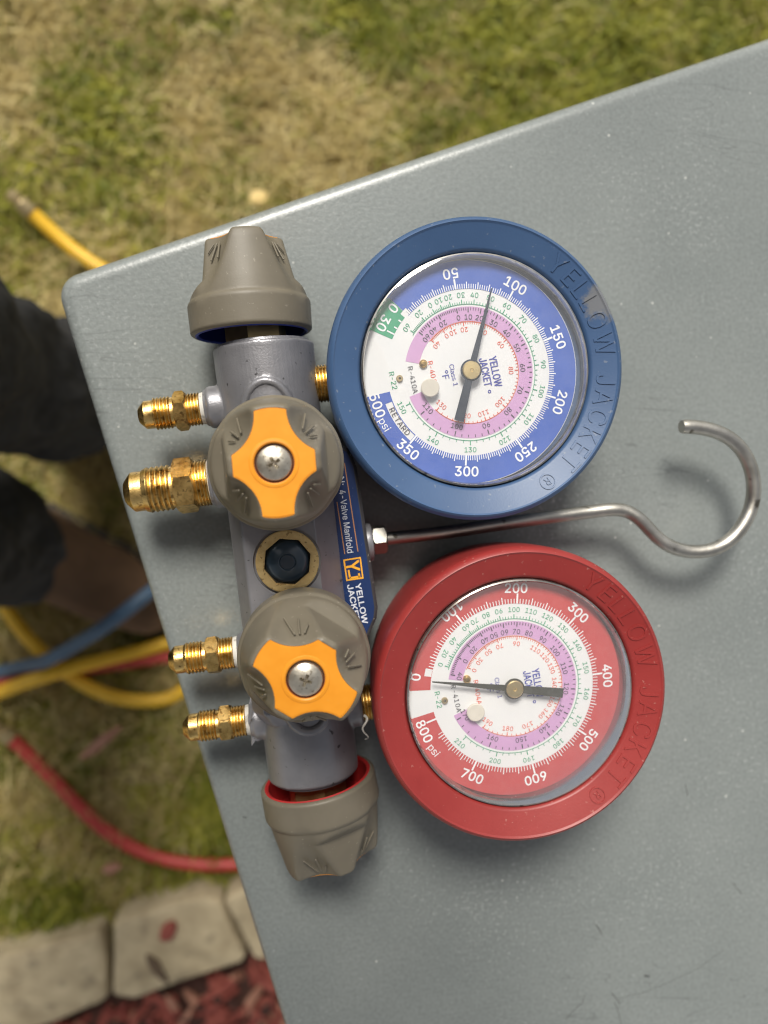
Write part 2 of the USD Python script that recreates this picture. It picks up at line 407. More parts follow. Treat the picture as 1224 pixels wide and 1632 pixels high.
MT['blade_green'] = blade_look('green_blades', (0.170, 0.195, 0.015), (0.66, 0.60, 0.095))
MT['straw'] = blade_look('straw_stems', (0.55, 0.44, 0.19), (0.90, 0.78, 0.46))
MT['blade_dry'] = blade_look('dry_blades', (0.47, 0.365, 0.130), (0.90, 0.78, 0.41))
MT['thatch'] = look('lawn_thatch', (0.16, 0.115, 0.042), 0.9, 0, (0.40, 0.30, 0.13), 45, 0.3, 0.7, 0.8, 250, 0.004, 0.6, (0.07, 0.085, 0.015), 18, 0.55)
MT['soil'] = look('bed_soil', (0.055, 0.025, 0.018), 0.9, 0, (0.10, 0.04, 0.03), 30)

# ------------------------------------------------------------------ ground
g = trimesh.creation.annulus(0.0001, 1.0, 0.001, sections=8)
n_r = np.r_[np.linspace(0, 3, 40), np.geomspace(3.2, 400, 30)]
ang = np.linspace(0, 2 * PI, 97)[:-1]
gv = np.array([[r * math.cos(a), r * math.sin(a), GROUND] for r in n_r[1:] for a in ang] + [[0, 0, GROUND]])
near = np.hypot(gv[:, 0], gv[:, 1]) < 30
gv[near, 2] += 0.012 * (meshkit.fbm(gv[near] * [7, 7, 0], 3, 4) - 0.5)
gf, na = [], len(ang)
for i in range(len(n_r) - 2):
    for j in range(na):
        k = (j + 1) % na
        gf += [[i * na + j, (i + 1) * na + j, (i + 1) * na + k], [i * na + j, (i + 1) * na + k, i * na + k]]
gf += [[len(gv) - 1, j, (j + 1) % na] for j in range(na)]
obj('ground', trimesh.Trimesh(gv, gf, process=False), MT['thatch'], smooth=True, label='dry lawn soil and thatch under the grass', cat='ground', kind='structure')

# ------------------------------------------------------------------ table
def cross2(p, d, q, e):
    A = np.array([d, -e]).T
    s = np.linalg.solve(A, q - p)
    return p + s[0] * d


ta, tb = P(150, 422, 0)[:2], P(1224, 57, 0)[:2]
tc, td = P(112, 540, 0)[:2], P(450, 1632, 0)[:2]
e1, e2 = (tb - ta) / np.linalg.norm(tb - ta), (td - tc) / np.linalg.norm(td - tc)
corner = cross2(ta, e1, tc, e2)
TL, TW = 0.95, 0.60
quad = Polygon([corner, corner + e1 * TW, corner + e1 * TW + e2 * TL, corner + e2 * TL])
cr = 0.0095
outline = quad.buffer(-cr).buffer(cr, quad_segs=16)
layers = []
for off, z in ((0.0012, -0.030), (0.0, -0.028), (0.0, -0.0045), (0.0004, -0.0028), (0.0014, -0.0013), (0.0028, -0.0004), (0.0046, 0.0)):
    q = np.array(quad.buffer(-cr).buffer(cr - off, quad_segs=16).exterior.coords)[:-1]
    layers.append(np.c_[q, np.full(len(q), z)])
top = m3.Manifold.hull_points(np.vstack(layers))
T_ = thing('table', 'weathered grey plastic table with rounded corner standing on the lawn', 'table')
obj('tabletop', top, MT['table'], T_, smooth=40)
MT['scratch'] = look('dark_scratch', (0.085, 0.092, 0.09), 0.5, 0, (0.12, 0.13, 0.125), 300)
for pl, w_ in ((((985, 1592), (1030, 1580), (1062, 1567), (1110, 1545), (1152, 1514)), .00022), (((975, 1583), (982, 1591), (988, 1600)), .0005), (((950, 1474), (955, 1481), (959, 1488)), .0006),
               (((932, 1585), (928, 1598), (912, 1612), (902, 1625)), .0003), (((979, 1597), (986, 1615), (990, 1632)), .00035), (((1092, 1250), (1096, 1268)), .0004), (((1168, 1407), (1181, 1424)), .0004),
               (((1028, 1555), (1034, 1556)), .0011), (((688, 375), (693, 376)), .0009), (((388, 1302), (392, 1303)), .0008)):
    ln_ = np.array([P(x_, y_, 0)[:2] for x_, y_ in pl])
    from shapely.geometry import LineString
    obj('scratch', flat(LineString(ln_).buffer(w_ / 2), 0.00006), MT['scratch'], T_, smooth=False)
for fx, fy in ((0.06, 0.06), (TW - 0.06, 0.06), (TW - 0.06, TL - 0.06), (0.06, TL - 0.06)):
    b = corner + e1 * fx + e2 * fy
    obj('leg', hull([((b[0], b[1], -0.032), 0.017), ((b[0], b[1], GROUND + 0.012), 0.012)]), MT['leg_metal'], T_)

# ------------------------------------------------------------------ manifold gauge set (one thing; its own frame: x towards the hook, y along the bar, z up)
ZA = 0.022                                    # height of the bar's axis
A0, A1 = P(420, 553, ZA), P(500, 1228, ZA)
O = (A0 + A1) / 2 * [1, 1, 0]
AX = (A0 - A1) / np.linalg.norm(A0 - A1)
RZ = math.atan2(AX[1], AX[0]) - PI / 2
cR, sR = math.cos(-RZ), math.sin(-RZ)


def L(px, py, z):
    q = P(px, py, z) - O
    return np.array([cR * q[0] - sR * q[1], sR * q[0] + cR * q[1], z])


S_ = thing('manifold_gauge_set', 'metal manifold with blue and red gauges, orange-faced knobs and steel hook, on the table', 'gauge set', O, RZ)
yt, yb = L(420, 553, ZA)[1], L(500, 1228, ZA)[1]
K1, K2 = L(437, 738, 0.081), L(487, 1083, 0.081)      # centres of the two front knobs
SG = L(458, 895, 0.0412)
PORTS = [(L(222, 663, ZA), L(332, 650, ZA), 1.0), (L(200, 786, ZA), L(340, 768, ZA), 1.42), (L(270, 1053, ZA), L(385, 1038, ZA), 1.0), (L(293, 1161, ZA), L(404, 1146, ZA), 0.97)]
GS = [L(508, 612, ZA), L(592, 1118, ZA)]              # gauge stems
HK = L(607, 862, ZA)


def ycyl(p0, p1, r0, r1, n=64):
    """Solid cylinder or cone between two points."""
    d = np.array(p1, float) - p0
    t = rev([(0, 0), (r0, 0), (r1, np.linalg.norm(d)), (0, np.linalg.norm(d))], n)
    return to_man(place(t, p0, d))


body = [ycyl((0, yt, ZA), (0, yb, ZA), 0.0180, 0.0168, 72), ycyl((0, yt + 0.0012, ZA), (0, yt - 0.001, ZA), 0.0165, 0.0165), ycyl((0, yb - 0.0012, ZA), (0, yb + 0.001, ZA), 0.0155, 0.0155)]
fl, fr = L(391, 900, 0.0405)[0], L(509, 900, 0.0405)[0]
y0, y1 = L(440, 690, 0.04)[1], L(490, 1130, 0.04)[1]
sec = [(fl, 0.0405), (fr, 0.0405), (fr + 0.0035, 0.036), (0.0195, 0.030), (0.0195, 0.010), (0.010, 0.005), (-0.010, 0.005), (-0.0185, 0.012), (-0.0187, 0.033)]
body.append(m3.Manifold.hull_points(np.array([(x, y, z) for x, z in sec for y in (y0, y1)] + [(x * 0.8, y, (z - ZA) * 0.8 + ZA) for x, z in sec for y in (y0 + 0.006, y1 - 0.006)])))
for K, s, e in ((K1, 1, 0.0255), (K2, -1, 0.0205)):
    body.append(ycyl((K[0], K[1], 0.030), (K[0], K[1], 0.0455), 0.0135, 0.0125))
    ap = L(421, 606, 0.0405) if s > 0 else L(496, 1168, 0.0405)
    arc = [np.array([ap[0] + 0.0086 * math.cos(a_), ap[1] - s * 0.013 + s * 0.013 * math.sin(a_), 0]) for a_ in np.linspace(-0.2, PI + 0.2, 15)]
    for q_ in arc:
        q_[2] = ZA + math.sqrt(max(0.0174 ** 2 - q_[0] ** 2, 0)) - 0.0002
    body.append(chain([(q_, 0.0017) for q_ in arc], 14))
for (tip, base, sc) in PORTS:
    d = (base - tip) / np.linalg.norm(base - tip)
    r = 0.0074 * (1 if sc < 1.2 else 1.3)
    body.append(ycyl(base + d * 0.0002, base + d * 0.018, r, r * 1.12))
    body.append(ycyl(base - d * 0.0012, base + d * 0.002, r * 0.86, r * 0.9))
for q in GS:
    body.append(ycyl((q[0] - 0.004, q[1], ZA), (0, q[1], ZA), 0.0082, 0.0100))
lab = np.array([L(x, y, 0.0312)[:2] for x, y in ((538, 714), (552, 720), (563, 745), (596.5, 968), (595, 984), (583, 1012), (566, 1024), (556, 1000), (528.5, 805), (526, 760))])
LABEL = Polygon(lab).buffer(0.0008).buffer(-0.0008)
fp = LABEL.buffer(0.0013, quad_segs=6)
fq = np.array(fp.exterior.coords)[:-1]
flange = m3.Manifold.hull_points(np.vstack([np.c_[fq, np.full(len(fq), 0.0305)], np.c_[np.array(LABEL.buffer(0.0004).exterior.coords), np.full(len(LABEL.buffer(0.0004).exterior.coords), 0.0311)], np.c_[fq, np.full(len(fq), 0.012)]]))
body.append(ycyl((HK[0] - 0.0085, HK[1], ZA), (HK[0] - 0.0033, HK[1], ZA), 0.0075, 0.0070))
body.append(ycyl((HK[0] - 0.014, HK[1], ZA), (HK[0] - 0.0075, HK[1], ZA), 0.0095, 0.0078))
man = m3.Manifold.batch_boolean(body, m3.OpType.Add)
bm = soften(man, 0.0011, 10, 0.5)
bm = tm(to_man(bm) - m3.Manifold.cylinder(0.01, 0.0116, 0.0122, 96).translate([float(SG[0]), float(SG[1]), 0.0392]))
obj('manifold_body', bm, MT['cast'], S_, smooth=40)
fl_ = obj('label_plate', flange, MT['cast_dark'], S_)
LP = S_ + '/label_plate'
obj('label', flat(LABEL, 0.03135), MT['label_navy'], LP)


def lab_word(text, p0, p1, cap, z, bold=False, squeeze=None):
    a, b = L(*p0, z), L(*p1, z)
    t = word(text, cap, bold)
    w = t.extents[0]
    t.apply_scale([np.linalg.norm((b - a)[:2]) / w, 1, 1])
    return put2(t, (a[0] + b[0]) / 2, (a[1] + b[1]) / 2, z, math.atan2(b[1] - a[1], b[0] - a[0]))


def lab_line(p0, p1, w, z):
    a, b = L(*p0, z)[:2], L(*p1, z)[:2]
    n = np.array([-(b - a)[1], (b - a)[0]]) / np.linalg.norm(b - a) * w / 2
    return flat(Polygon([a - n, b - n, b + n, a + n]), z)


ZL = 0.0315
obj('label_lettering', cat([lab_word('N:', (543.5, 760), (545.5, 773), 0.0021, ZL), lab_word('4-Valve Manifold', (545.2, 781), (558.5, 881), 0.0022, ZL),
                            lab_word('YELLOW', (570.3, 929.5), (582, 994), 0.0020, ZL, True), lab_word('JACKET', (557.5, 931.5), (569.5, 991), 0.0020, ZL, True)]), MT['label_white'], LP)
obj('label_line', cat([lab_line((549, 738), (570.5, 879), 0.0003, ZL), lab_line((537, 800), (549.5, 883), 0.0003, ZL)]), MT['label_line'], LP)
bx = [L(x, y, ZL)[:2] for x, y in ((547, 892), (575, 887.5), (579.5, 922), (552, 926))]
bp = Polygon(bx)
yj = [flat(bp.difference(bp.buffer(-0.0005)), ZL), lab_word('Y', (560.5, 893.5), (563, 911), 0.0048, ZL, True), lab_line((555.5, 908.5), (557.8, 921.5), 0.00065, ZL), lab_line((557.3, 921.3), (573, 918.8), 0.00065, ZL), lab_line((573, 920.5), (572, 913.5), 0.00065, ZL)]
obj('label_emblem', cat(yj), MT['label_gold'], LP)


# ---- valve knobs
def scoop_axis(phi):
    e = np.array([math.cos(phi), math.sin(phi), 0])
    return e, lambda t: e * (0.0230 + (0.037 - t) * 0.46) + np.array([0, 0, t])


SCOOPS = [math.radians(a) for a in (40, 140, 220, 320)]
SR = 0.0118


def knob_mesh():
    """Rounded grip: a flared cap cut by four tilted scoops and two flats, with every edge blended."""
    zs = [0, 0.0008, 0.0112, 0.0122, 0.0131, 0.0180, 0.0335, 0.0370]
    rs = [0.0207, 0.0216, 0.0218, 0.0215, 0.0207, 0.0201, 0.0178, 0.0169]
    wz, ww = [0, 0.0118, 0.0190, 0.0370], [0.040, 0.0240, 0.0159, 0.0135]
    axes = [(math.cos(p), math.sin(p)) for p in SCOOPS]
    nl = math.sqrt(1 + 0.46 ** 2)

    def lerp(x, xs, ys):
        for i in range(1, len(xs)):
            if x <= xs[i]:
                return ys[i - 1] + (ys[i] - ys[i - 1]) * (x - xs[i - 1]) / (xs[i] - xs[i - 1])
        return ys[-1]

    def smin(p, q, k):
        h = max(k - abs(p - q), 0.0) / k
        return min(p, q) - h * h * k * 0.25

    def f(x, y, z):
        v = lerp(z, zs, rs) - math.hypot(x, y)
        v = smin(v, 0.037 - z, 0.0016)
        v = smin(v, (lerp(z, wz, ww) - abs(x)) * 0.9, 0.0014)
        for ex, ey in axes:
            u, w = ex * x + ey * y, -ey * x + ex * y
            du = (u - 0.0230 - (0.037 - z) * 0.46) / nl
            v = smin(v, math.hypot(du, w) - SR, 0.0014)
        return min(v, z)

    k = m3.Manifold.level_set(f, [-0.0224, -0.0224, -0.0006, 0.0224, 0.0224, 0.0376], 0.00085)
    k -= to_man(rev([(0, -0.002), (0.0194, -0.002), (0.0192, 0.0), (0.0186, 0.012), (0, 0.012)], 64))
    k -= m3.Manifold.cylinder(0.01, 0.0060, 0.0060, 48).translate([0, 0, 0.0343])
    seat = trimesh.creation.extrude_polygon(insert_outline().buffer(0.0001), 0.003, engine='earcut')
    seat.apply_translation([0, 0, 0.0361])
    k -= to_man(seat)
    marks = []
    for phi in SCOOPS:
        e, c = scoop_axis(phi)
        et = np.array([-e[1], e[0], 0])
        for q in (-1, 0, 1):
            pts = []
            for t, bb in ((0.0330, q * 0.13), (0.0262, q * 0.36)):
                pts.append((c(t) + (SR + 0.00012) * (-math.cos(bb) * e + math.sin(bb) * et), 0.00034))
            marks.append(hull(pts, 10))
    marks = m3.Manifold.batch_boolean(marks, m3.OpType.Add) ^ m3.Manifold.cube([0.0262, 0.1, 0.1], True)
    return cat([k, marks])


def insert_outline():
    s = Point(0, 0).buffer(0.0159, quad_segs=32)
    s = s.intersection(Polygon([(-0.0119, -0.03), (0.0119, -0.03), (0.0119, 0.03), (-0.0119, 0.03)]))
    for phi in SCOOPS:
        s = s.difference(Point(0.023 * math.cos(phi), 0.023 * math.sin(phi)).buffer(SR + 0.0012, quad_segs=32))
    return s.buffer(-0.0006).buffer(0.0006)


def end_insert():
    s = insert_outline()
    h = s.difference(Point(0, 0).buffer(0.0058, quad_segs=24))
    a = trimesh.creation.extrude_polygon(h, 0.0008, engine='earcut')
    a.apply_translation([0, 0, 0.0359])
    b = trimesh.creation.extrude_polygon(s.buffer(-0.0004).difference(Point(0, 0).buffer(0.0059, quad_segs=24)), 0.0003, engine='earcut')
    b.apply_translation([0, 0, 0.0366])
    ring = rev([(0.0058, 0.0367), (0.0074, 0.0367), (0.0070, 0.0371), (0.0062, 0.0372), (0.0058, 0.0369), (0.0058, 0.0367)], 48)
    return cat([a, b, ring])


def screw_mesh():
    h = to_man(rev([(0, 0.0345), (0.0054, 0.0345), (0.0054, 0.0360), (0.0049, 0.0372), (0.0036, 0.0380), (0.0018, 0.0383), (0, 0.0384)], 48))
    for a in (0, 90):
        c = m3.Manifold.hull_points(np.array([(x, y, z) for x, y, z in [(s * 0.0023, q * 0.00055, 0.0390) for s in (-1, 1) for q in (-1, 1)] + [(s * 0.0008, q * 0.0003, 0.0362) for s in (-1, 1) for q in (-1, 1)]]))
        h -= c.rotate([0, 0, a])
    return tm(h)


KM, EI, SC = knob_mesh(), end_insert(), screw_mesh()
LINER = rev([(0.0060, 0.0117), (0.0183, 0.0117), (0.0189, 0.0004), (0.0196, -0.0003), (0.0203, 0.0003), (0.0203, 0.0002), (0.0196, -0.0004), (0.0187, 0.0002), (0.0181, 0.0115), (0.0060, 0.0115)], 64)


def knob(p, d, spin, screw_spin=0.0, liner=None, label=None):
    k_ = 0.90 if liner else 1.0
    st = lambda t_: t_.copy().apply_scale([1, 1, k_])
    path = obj('valve_knob', place(st(KM), p, d, spin), MT['taupe'], S_, smooth=45, label=label)
    if liner:
        obj('inner_sleeve', place(st(LINER), p, d, spin), liner, path)
    obj('end_insert', place(st(EI), p, d, spin), MT['orange'], path, smooth=30)
    obj('screw', place(st(SC), p, d, spin + screw_spin), MT['screw'], path, smooth=30)
    obj('screw_seat', place(st(rev([(0, 0.0346), (0.00585, 0.0346), (0.00585, 0.0362), (0.0056, 0.0362), (0.0055, 0.0348), (0, 0.0348)], 40)), p, d), MT['rust'], path)


zk = 0.0440
n1, n2 = L(430, 650, 0.081) - L(445, 828, 0.081), L(414, 1040, 0.081) - L(562, 1128, 0.081)
knob((K1[0], K1[1], zk), (0, 0, 1), math.atan2(n1[1], n1[0]) - PI / 2, 0.5)
knob((K2[0], K2[1], zk), (0, 0, 1), math.atan2(n2[1], n2[0]) - PI / 2, 0.2)
kt, kb = L(402, 533, ZA), L(506, 1238, ZA)
knob((kt[0], kt[1], ZA), (0.03, 1, 0), 0.08, 0, MT['blue_liner'], 'knob with blue sleeve at the top end of the bar')
knob((kb[0], kb[1], ZA), (0.07, -1, 0), PI / 2 - 0.28, 0, MT['red_liner'], 'knob with red sleeve at the bottom end of the bar')
for yy, kk, s in ((yt, kt, 1), (yb, kb, -1)):
    hx = trimesh.creation.cylinder(0.0112, 0.024, sections=6)
    obj('valve_stem', place(hx, (kk[0] * 0.6, yy + s * 0.0095, ZA), (0, s, 0), 0.3), MT['brass_dull'], S_, smooth=False)
for K in (K1, K2):
    obj('valve_stem', place(trimesh.creation.cylinder(0.0095, 0.014, sections=6), (K[0], K[1], 0.050)), MT['brass_dull'], S_, smooth=False)


# ---- brass ports
def thread_profile(t0, t1, r, pitch, depth):
    out, t = [], t0
    while t < t1 - pitch * 0.5:
        out += [(r - depth, t), (r, t + pitch * 0.42), (r, t + pitch * 0.58)]
        t += pitch
    return out + [(r - depth, t1)]


def port(tip, base, sc):
    d = (tip - base) / np.linalg.norm(tip - base)
    ln = np.linalg.norm(tip - base)
    u = ln / 100.0                              # the parts in hundredths of the length
    r = 0.0060 * sc
    big = sc > 1.2
    k = (0, 10, 30, 48, 78, 100) if not big else (0, 4, 20, 43, 78, 100)
    k = [x * u for x in k]
    path = obj('brass_port', place(rev([(0, k[0])] + thread_profile(k[1], k[2] + 0.001, r * 0.98, 0.0011, 0.0005) + [(0, k[2] + 0.001)], 40), base, d), MT['brass'], S_, smooth=30)
    obj('thread_tape', place(rev([(0, -0.001), (r * 0.93, -0.001), (r * 0.97, k[1] * 0.4), (r * 0.93, k[1]), (0, k[1])], 40), base, d), MT['tape'], path)
    hx = to_man(rev([(0, k[2]), (r * 1.03, k[2]), (r * 1.20, k[2] + 0.0009), (r * 1.20, k[3] - 0.0009), (r * 1.03, k[3]), (0, k[3])], 48))
    hx = hx ^ to_man(place(trimesh.creation.cylinder(r * 1.20, 0.05, sections=6), (0, 0, k[3])))
    obj('hex', place(tm(hx), base, d, 0.35), MT['brass'], path, smooth=25)
    obj('thread', place(rev([(0, k[3] - 0.0005), (r * 0.88, k[3] - 0.0005), (r * 0.88, k[3] + 0.0012)] + thread_profile(k[3] + 0.0012, k[4], r * 0.96, 0.00125 * (sc if big else 1), 0.0006) + [(0, k[4])], 48), base, d), MT['brass'], path, smooth=30)
    q = 0.84
    obj('flare_tip', place(rev([(0, k[4] - 0.0003), (r * q, k[4] - 0.0003), (r * q, k[4] + (k[5] - k[4]) * 0.55), (r * q * 0.97, k[4] + (k[5] - k[4]) * 0.62), (r * q * 0.60, k[5] - 0.0003), (r * q * 0.52, k[5]), (r * q * 0.40, k[5] - 0.0006), (r * 0.34, k[5] - 0.004), (0, k[5] - 0.004)], 48), base, d), MT['brass'], path, smooth=30)


for tip, base, sc in PORTS:
    port(tip, base, sc)

# ---- sight glass
oct_ = [(0.0083 * math.cos(a), 0.0083 * math.sin(a)) for a in np.arange(8) * PI / 4 + 0.2]
rg = trimesh.creation.extrude_polygon(Point(0, 0).buffer(0.0108, quad_segs=24).difference(Polygon(oct_)), 0.0026, engine='earcut')
rg2 = trimesh.creation.extrude_polygon(Point(0, 0).buffer(0.0105, quad_segs=24).difference(Polygon(oct_).buffer(0.0003)), 0.0003, engine='earcut')
rg2.apply_translation([0, 0, 0.0026])
sgp = obj('sight_glass', put2(cat([rg, rg2]), SG[0], SG[1], 0.0388, 0), MT['ring'], S_)
obj('sight_well', put2(rev([(0, 0.0), (0.0084, 0.0), (0.0084, 0.0005), (0, 0.0005)], 40), SG[0], SG[1], 0.0389, 0), MT['black'], sgp)
obj('sight_dome', put2(rev([(0, 0.0032), (0.0024, 0.00315), (0.0027, 0.0028), (0.0031, 0.0030), (0.0052, 0.0026), (0.0066, 0.0017), (0.0073, 0.0004), (0.0074, 0.0), (0, 0)], 56), SG[0], SG[1], 0.0399, 0), MT['dome'], sgp)

# ---- gauge stems, hook
gm = []
for q, e in zip(GS, (0.016, 0.016)):
    gm.append(place(rev([(0, 0)] + thread_profile(0.0, 0.0092, 0.0068, 0.0012, 0.0006) + [(0, 0.0092)], 40), (q[0] - 0.005, q[1], ZA), (1, 0, 0)))
    hxs = place(trimesh.creation.cylinder(0.0078, e, sections=6), (q[0] + 0.004 + e / 2, q[1], ZA), (1, 0, 0), 0.3)
    p_ = obj('gauge_stem', gm[-1], MT['brass'], S_, smooth=30)
    obj('hex', hxs, MT['brass'], p_, smooth=False)
hook_px = [(600, 861, .022), (640, 856, .022), (700, 849.5, .0225), (770, 839.5, .023), (840, 829, .0235), (900, 821, .024), (950, 814.5, .024), (975, 812, .0245), (997, 814.5, .0245), (1015, 824, .025), (1036, 845, .025), (1060, 866, .0255), (1090, 877.5, .0255), (1122, 878.5, .026), (1156, 866, .026), (1183, 838, .0265), (1199, 800, .0265), (1199, 757, .027), (1184, 720, .027), (1160, 697, .0275), (1128, 684, .0275), (1086, 680, .0275)]
hp = spline([L(x, y, z - 0.006) for x, y, z in hook_px], 160)
hk = obj('hook', tube(hp, np.r_[0.00245, np.linspace(0.0025, 0.0028, 156), 0.0028, 0.00275, 0.0025], 20), MT['steel'], S_, smooth=50)
nut = to_man(rev([(0, 0), (0.0046, 0), (0.0057, 0.0009), (0.0057, 0.0048), (0.0046, 0.0057), (0, 0.0057)], 40)) ^ to_man(trimesh.creation.cylinder(0.0057, 0.05, sections=6))
obj('lock_nut', place(tm(nut), (HK[0] - 0.003, HK[1], ZA - 0.005), (1, 0, 0), 0.1), MT['steel'], S_, smooth=25)
sh = [L(580, 1140, .034), L(584, 1150, .036), L(578, 1160, .037), L(583, 1170, .036), L(582, 1178, .033)]
obj('tape_shred', tube(spline(sh, 24), np.linspace(0.0005, 0.0002, 24), 6), MT['tape'], S_)

# ---- gauges
ZB, ZD = 0.0500, 0.0420
CONE = lambda r: ZB - 0.0007 - np.clip(0.0488 - r, 0, 1) * 0.36


def gauge(cpx, bpx, ringpx, rubber, band, needle_mat, data, label, size=1.0, rnum=1.508):
    c = L(*cpx, ZD)
    b = L(*bpx, ZB - 0.003)
    b = b[:2]
    R0 = np.mean([np.linalg.norm((L(x, y, ZD) - c)[:2]) for x, y in ringpx])
    pol = lambda px, py: (np.linalg.norm((L(px, py, ZD) - c)[:2]), math.atan2(*(L(px, py, ZD) - c)[[1, 0]]))
    prof = [(0, 0.0006), (0.0420, 0.0006), (0.0468, 0.003), (0.0490, 0.014), (0.0504, 0.030), (0.0511, ZB - 0.0075), (0.0511, ZB - 0.0035), (0.0507, ZB - 0.0018), (0.0499, ZB - 0.0006), (0.0492, ZB - 0.0002), (0.0488, ZB - 0.0005)]
    prof += [(0.0486, CONE(0.0486)), (0.0412, CONE(0.0412)), (0.0405, CONE(0.0405) - 0.0002), (0.0400, CONE(0.0400) - 0.0010), (0.0398, ZB - 0.0060), (0.0398, ZD - 0.0008), (0, ZD - 0.0008)]
    t = rev([(r * size, z) for r, z in prof], 160)
    t.apply_translation([b[0], b[1], 0])
    G = obj('gauge', t, rubber, S_, smooth=40, label=label)
    # raised lettering along the rim
    txt, a0, a1, reg = data['rim']
    w = [0.55 if ch == ' ' else word(ch, 1.0, True).extents[0] for ch in txt]
    sp = np.cumsum([0] + [(w[i] + w[i + 1]) / 2 + 0.20 for i in range(len(w) - 1)])
    let = []
    for ch, s in zip(txt, sp / sp[-1]):
        if ch == ' ':
            continue
        a = a0 + (a1 - a0) * s
        g_ = word(ch, 0.0060, False, 0.00045)
        let.append(put2(g_, 0.0452 * math.cos(a), 0.0452 * math.sin(a), 0, a - PI / 2))
    ring_ = trimesh.creation.extrude_polygon(Point(0, 0).buffer(0.0027).difference(Point(0, 0).buffer(0.0023)), 0.00045, engine='earcut')
    let += [put2(x, 0.0452 * math.cos(reg), 0.0452 * math.sin(reg), 0, reg - PI / 2) for x in (ring_, word('R', 0.0024, False, 0.00045))]
    lt = cat(let)
    lt.vertices[:, 2] += CONE(np.hypot(lt.vertices[:, 0], lt.vertices[:, 1])) - 0.0001
    lt.vertices[:, :2] *= size
    lt.apply_translation([b[0], b[1], 0])
    obj('raised_lettering', lt, rubber, G, smooth=20)
    # case ring and window
    cs = rev([(0.0384, ZD + 0.0002), (0.0386, ZD + 0.0036), (0.0390, ZD + 0.0044), (0.0395, ZD + 0.0042), (0.0398, ZD + 0.0034), (0.0398, ZD + 0.0002)], 128)
    cs.apply_scale([size, size, 1])
    cs.apply_translation([b[0], b[1], 0])
    obj('case_ring', cs, MT['case'], G, smooth=40)
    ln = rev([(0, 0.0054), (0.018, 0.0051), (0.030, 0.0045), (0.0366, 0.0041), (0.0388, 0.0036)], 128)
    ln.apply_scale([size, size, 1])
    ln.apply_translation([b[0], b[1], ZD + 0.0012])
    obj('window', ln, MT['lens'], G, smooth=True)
    # dial and its print
    at = lambda m, z: put2(m, c[0], c[1], ZD + z, 0)

    def sector(r0, r1, p0, p1):
        """From angle p0 clockwise to p1, between two radii."""
        n = max(8, int(abs(p0 - p1) * 40))
        a = np.linspace(p0, p1, n)
        return Polygon(np.r_[np.c_[r0 * np.cos(a), r0 * np.sin(a)], np.c_[r1 * np.cos(a[::-1]), r1 * np.sin(a[::-1])]])

    disc = rev([(0, 0), (0.0384, 0), (0.0384, -0.0006), (0, -0.0006)], 128)
    disc.apply_scale([size, size, 1])
    obj('dial_face', at(disc, 0), MT['dial_white'], G, smooth=30)
    val, ang_ = [], []
    for v, x, y in data['psi']:
        val.append(v)
        ang_.append(pol(x, y)[1])
    ang_ = np.unwrap(ang_)
    kk = np.polyfit(val, ang_, 1)
    A = lambda v: kk[0] * v + kk[1]
    clockwise = lambda ref, px: ref - ((ref - pol(*px)[1]) % (2 * PI))
    rb, ro = 1.265 * R0, 1.69 * R0
    bs, be = data['band']
    p0 = A(0) if bs is None else A(0) + ((pol(*bs)[1] - A(0)) % (2 * PI))
    p1 = clockwise(A(0), be)
    pieces = sector(rb, ro, p0, p1)
    sq = sector(rb + 0.0001, 1.375 * R0, A(0) + 0.045, A(0) - 0.045)
    pieces = pieces.difference(sq)
    num_black, num_w = [], []
    if data.get('retard'):
        q0, q1 = A(350) - 0.015, clockwise(A(0), data['retard'])
        bxs = sector(rb + 0.0003, 1.385 * R0, q0, q1)
        pieces = pieces.difference(bxs)
        am = (q0 + q1) / 2
        for i, ch in enumerate('RETARD'):
            a = am + (i - 2.5) * 0.062
            num_black.append(put2(word(ch, 0.0019), 1.325 * R0 * math.cos(a), 1.325 * R0 * math.sin(a), 0, a + PI / 2))
    obj('pressure_band', at(flat(pieces), 0.0001), band, G, smooth=False)
    if data.get('vacuum'):
        v0 = A(0) + ((pol(*data['vacuum'])[1] - A(0)) % (2 * PI))
        obj('vacuum_band', at(flat(sector(rb + 0.0005, ro, v0, A(0) + 0.004).difference(sq)), 0.0001), MT['print_green'], G, smooth=False)
    out = lambda a: -86 < math.degrees((a + RZ + PI) % (2 * PI) - PI) < 94
    tick = lambda a, r0, r1, w: put2(flat(Polygon([(r0, -w / 2), (r1, -w / 2), (r1, w / 2), (r0, w / 2)])), 0, 0, 0, a)

    def numeral(txt_, r, a, h, bold=False):
        return put2(word(txt_, h, bold), r * math.cos(a), r * math.sin(a), 0, a + (-PI / 2 if out(a) else PI / 2))

    wh = []
    top_v, minor, mid, major = data['steps']
    v = minor
    while v <= top_v + 0.01:
        n_ = int(round(v))
        if n_ % major == 0:
            wh.append(tick(A(v), rb, 1.42 * R0, 0.00062))
        elif n_ % mid == 0:
            wh.append(tick(A(v), rb, 1.368 * R0, 0.00034))
        else:
            wh.append(tick(A(v), rb, 1.338 * R0, 0.00027))
        v += minor
    if data.get('vacuum'):
        for f_, l_ in ((0.33, 1.34), (0.6, 1.34), (0.82, 1.41)):
            wh.append(tick(A(0) + (v0 - A(0)) * f_, rb + 0.0005, l_ * R0, 0.0005))
    else:
        wh.append(tick(p1 + 0.09, rb, 1.42 * R0, 0.00062))
    for txt_, x, y in data['psi_num']:
        wh.append(numeral(txt_, rnum * R0, pol(x, y)[1], 0.0033, True))
    x, y = data['psi_word']
    wh.append(numeral('psi', 1.53 * R0, pol(x, y)[1], 0.0026))
    obj('pressure_marks', at(cat(wh), 0.0002), MT['print_white'], G, smooth=False)
    # the three temperature scales
    a_s = A(0) + ((pol(*data['purple'][0])[1] - A(0)) % (2 * PI))
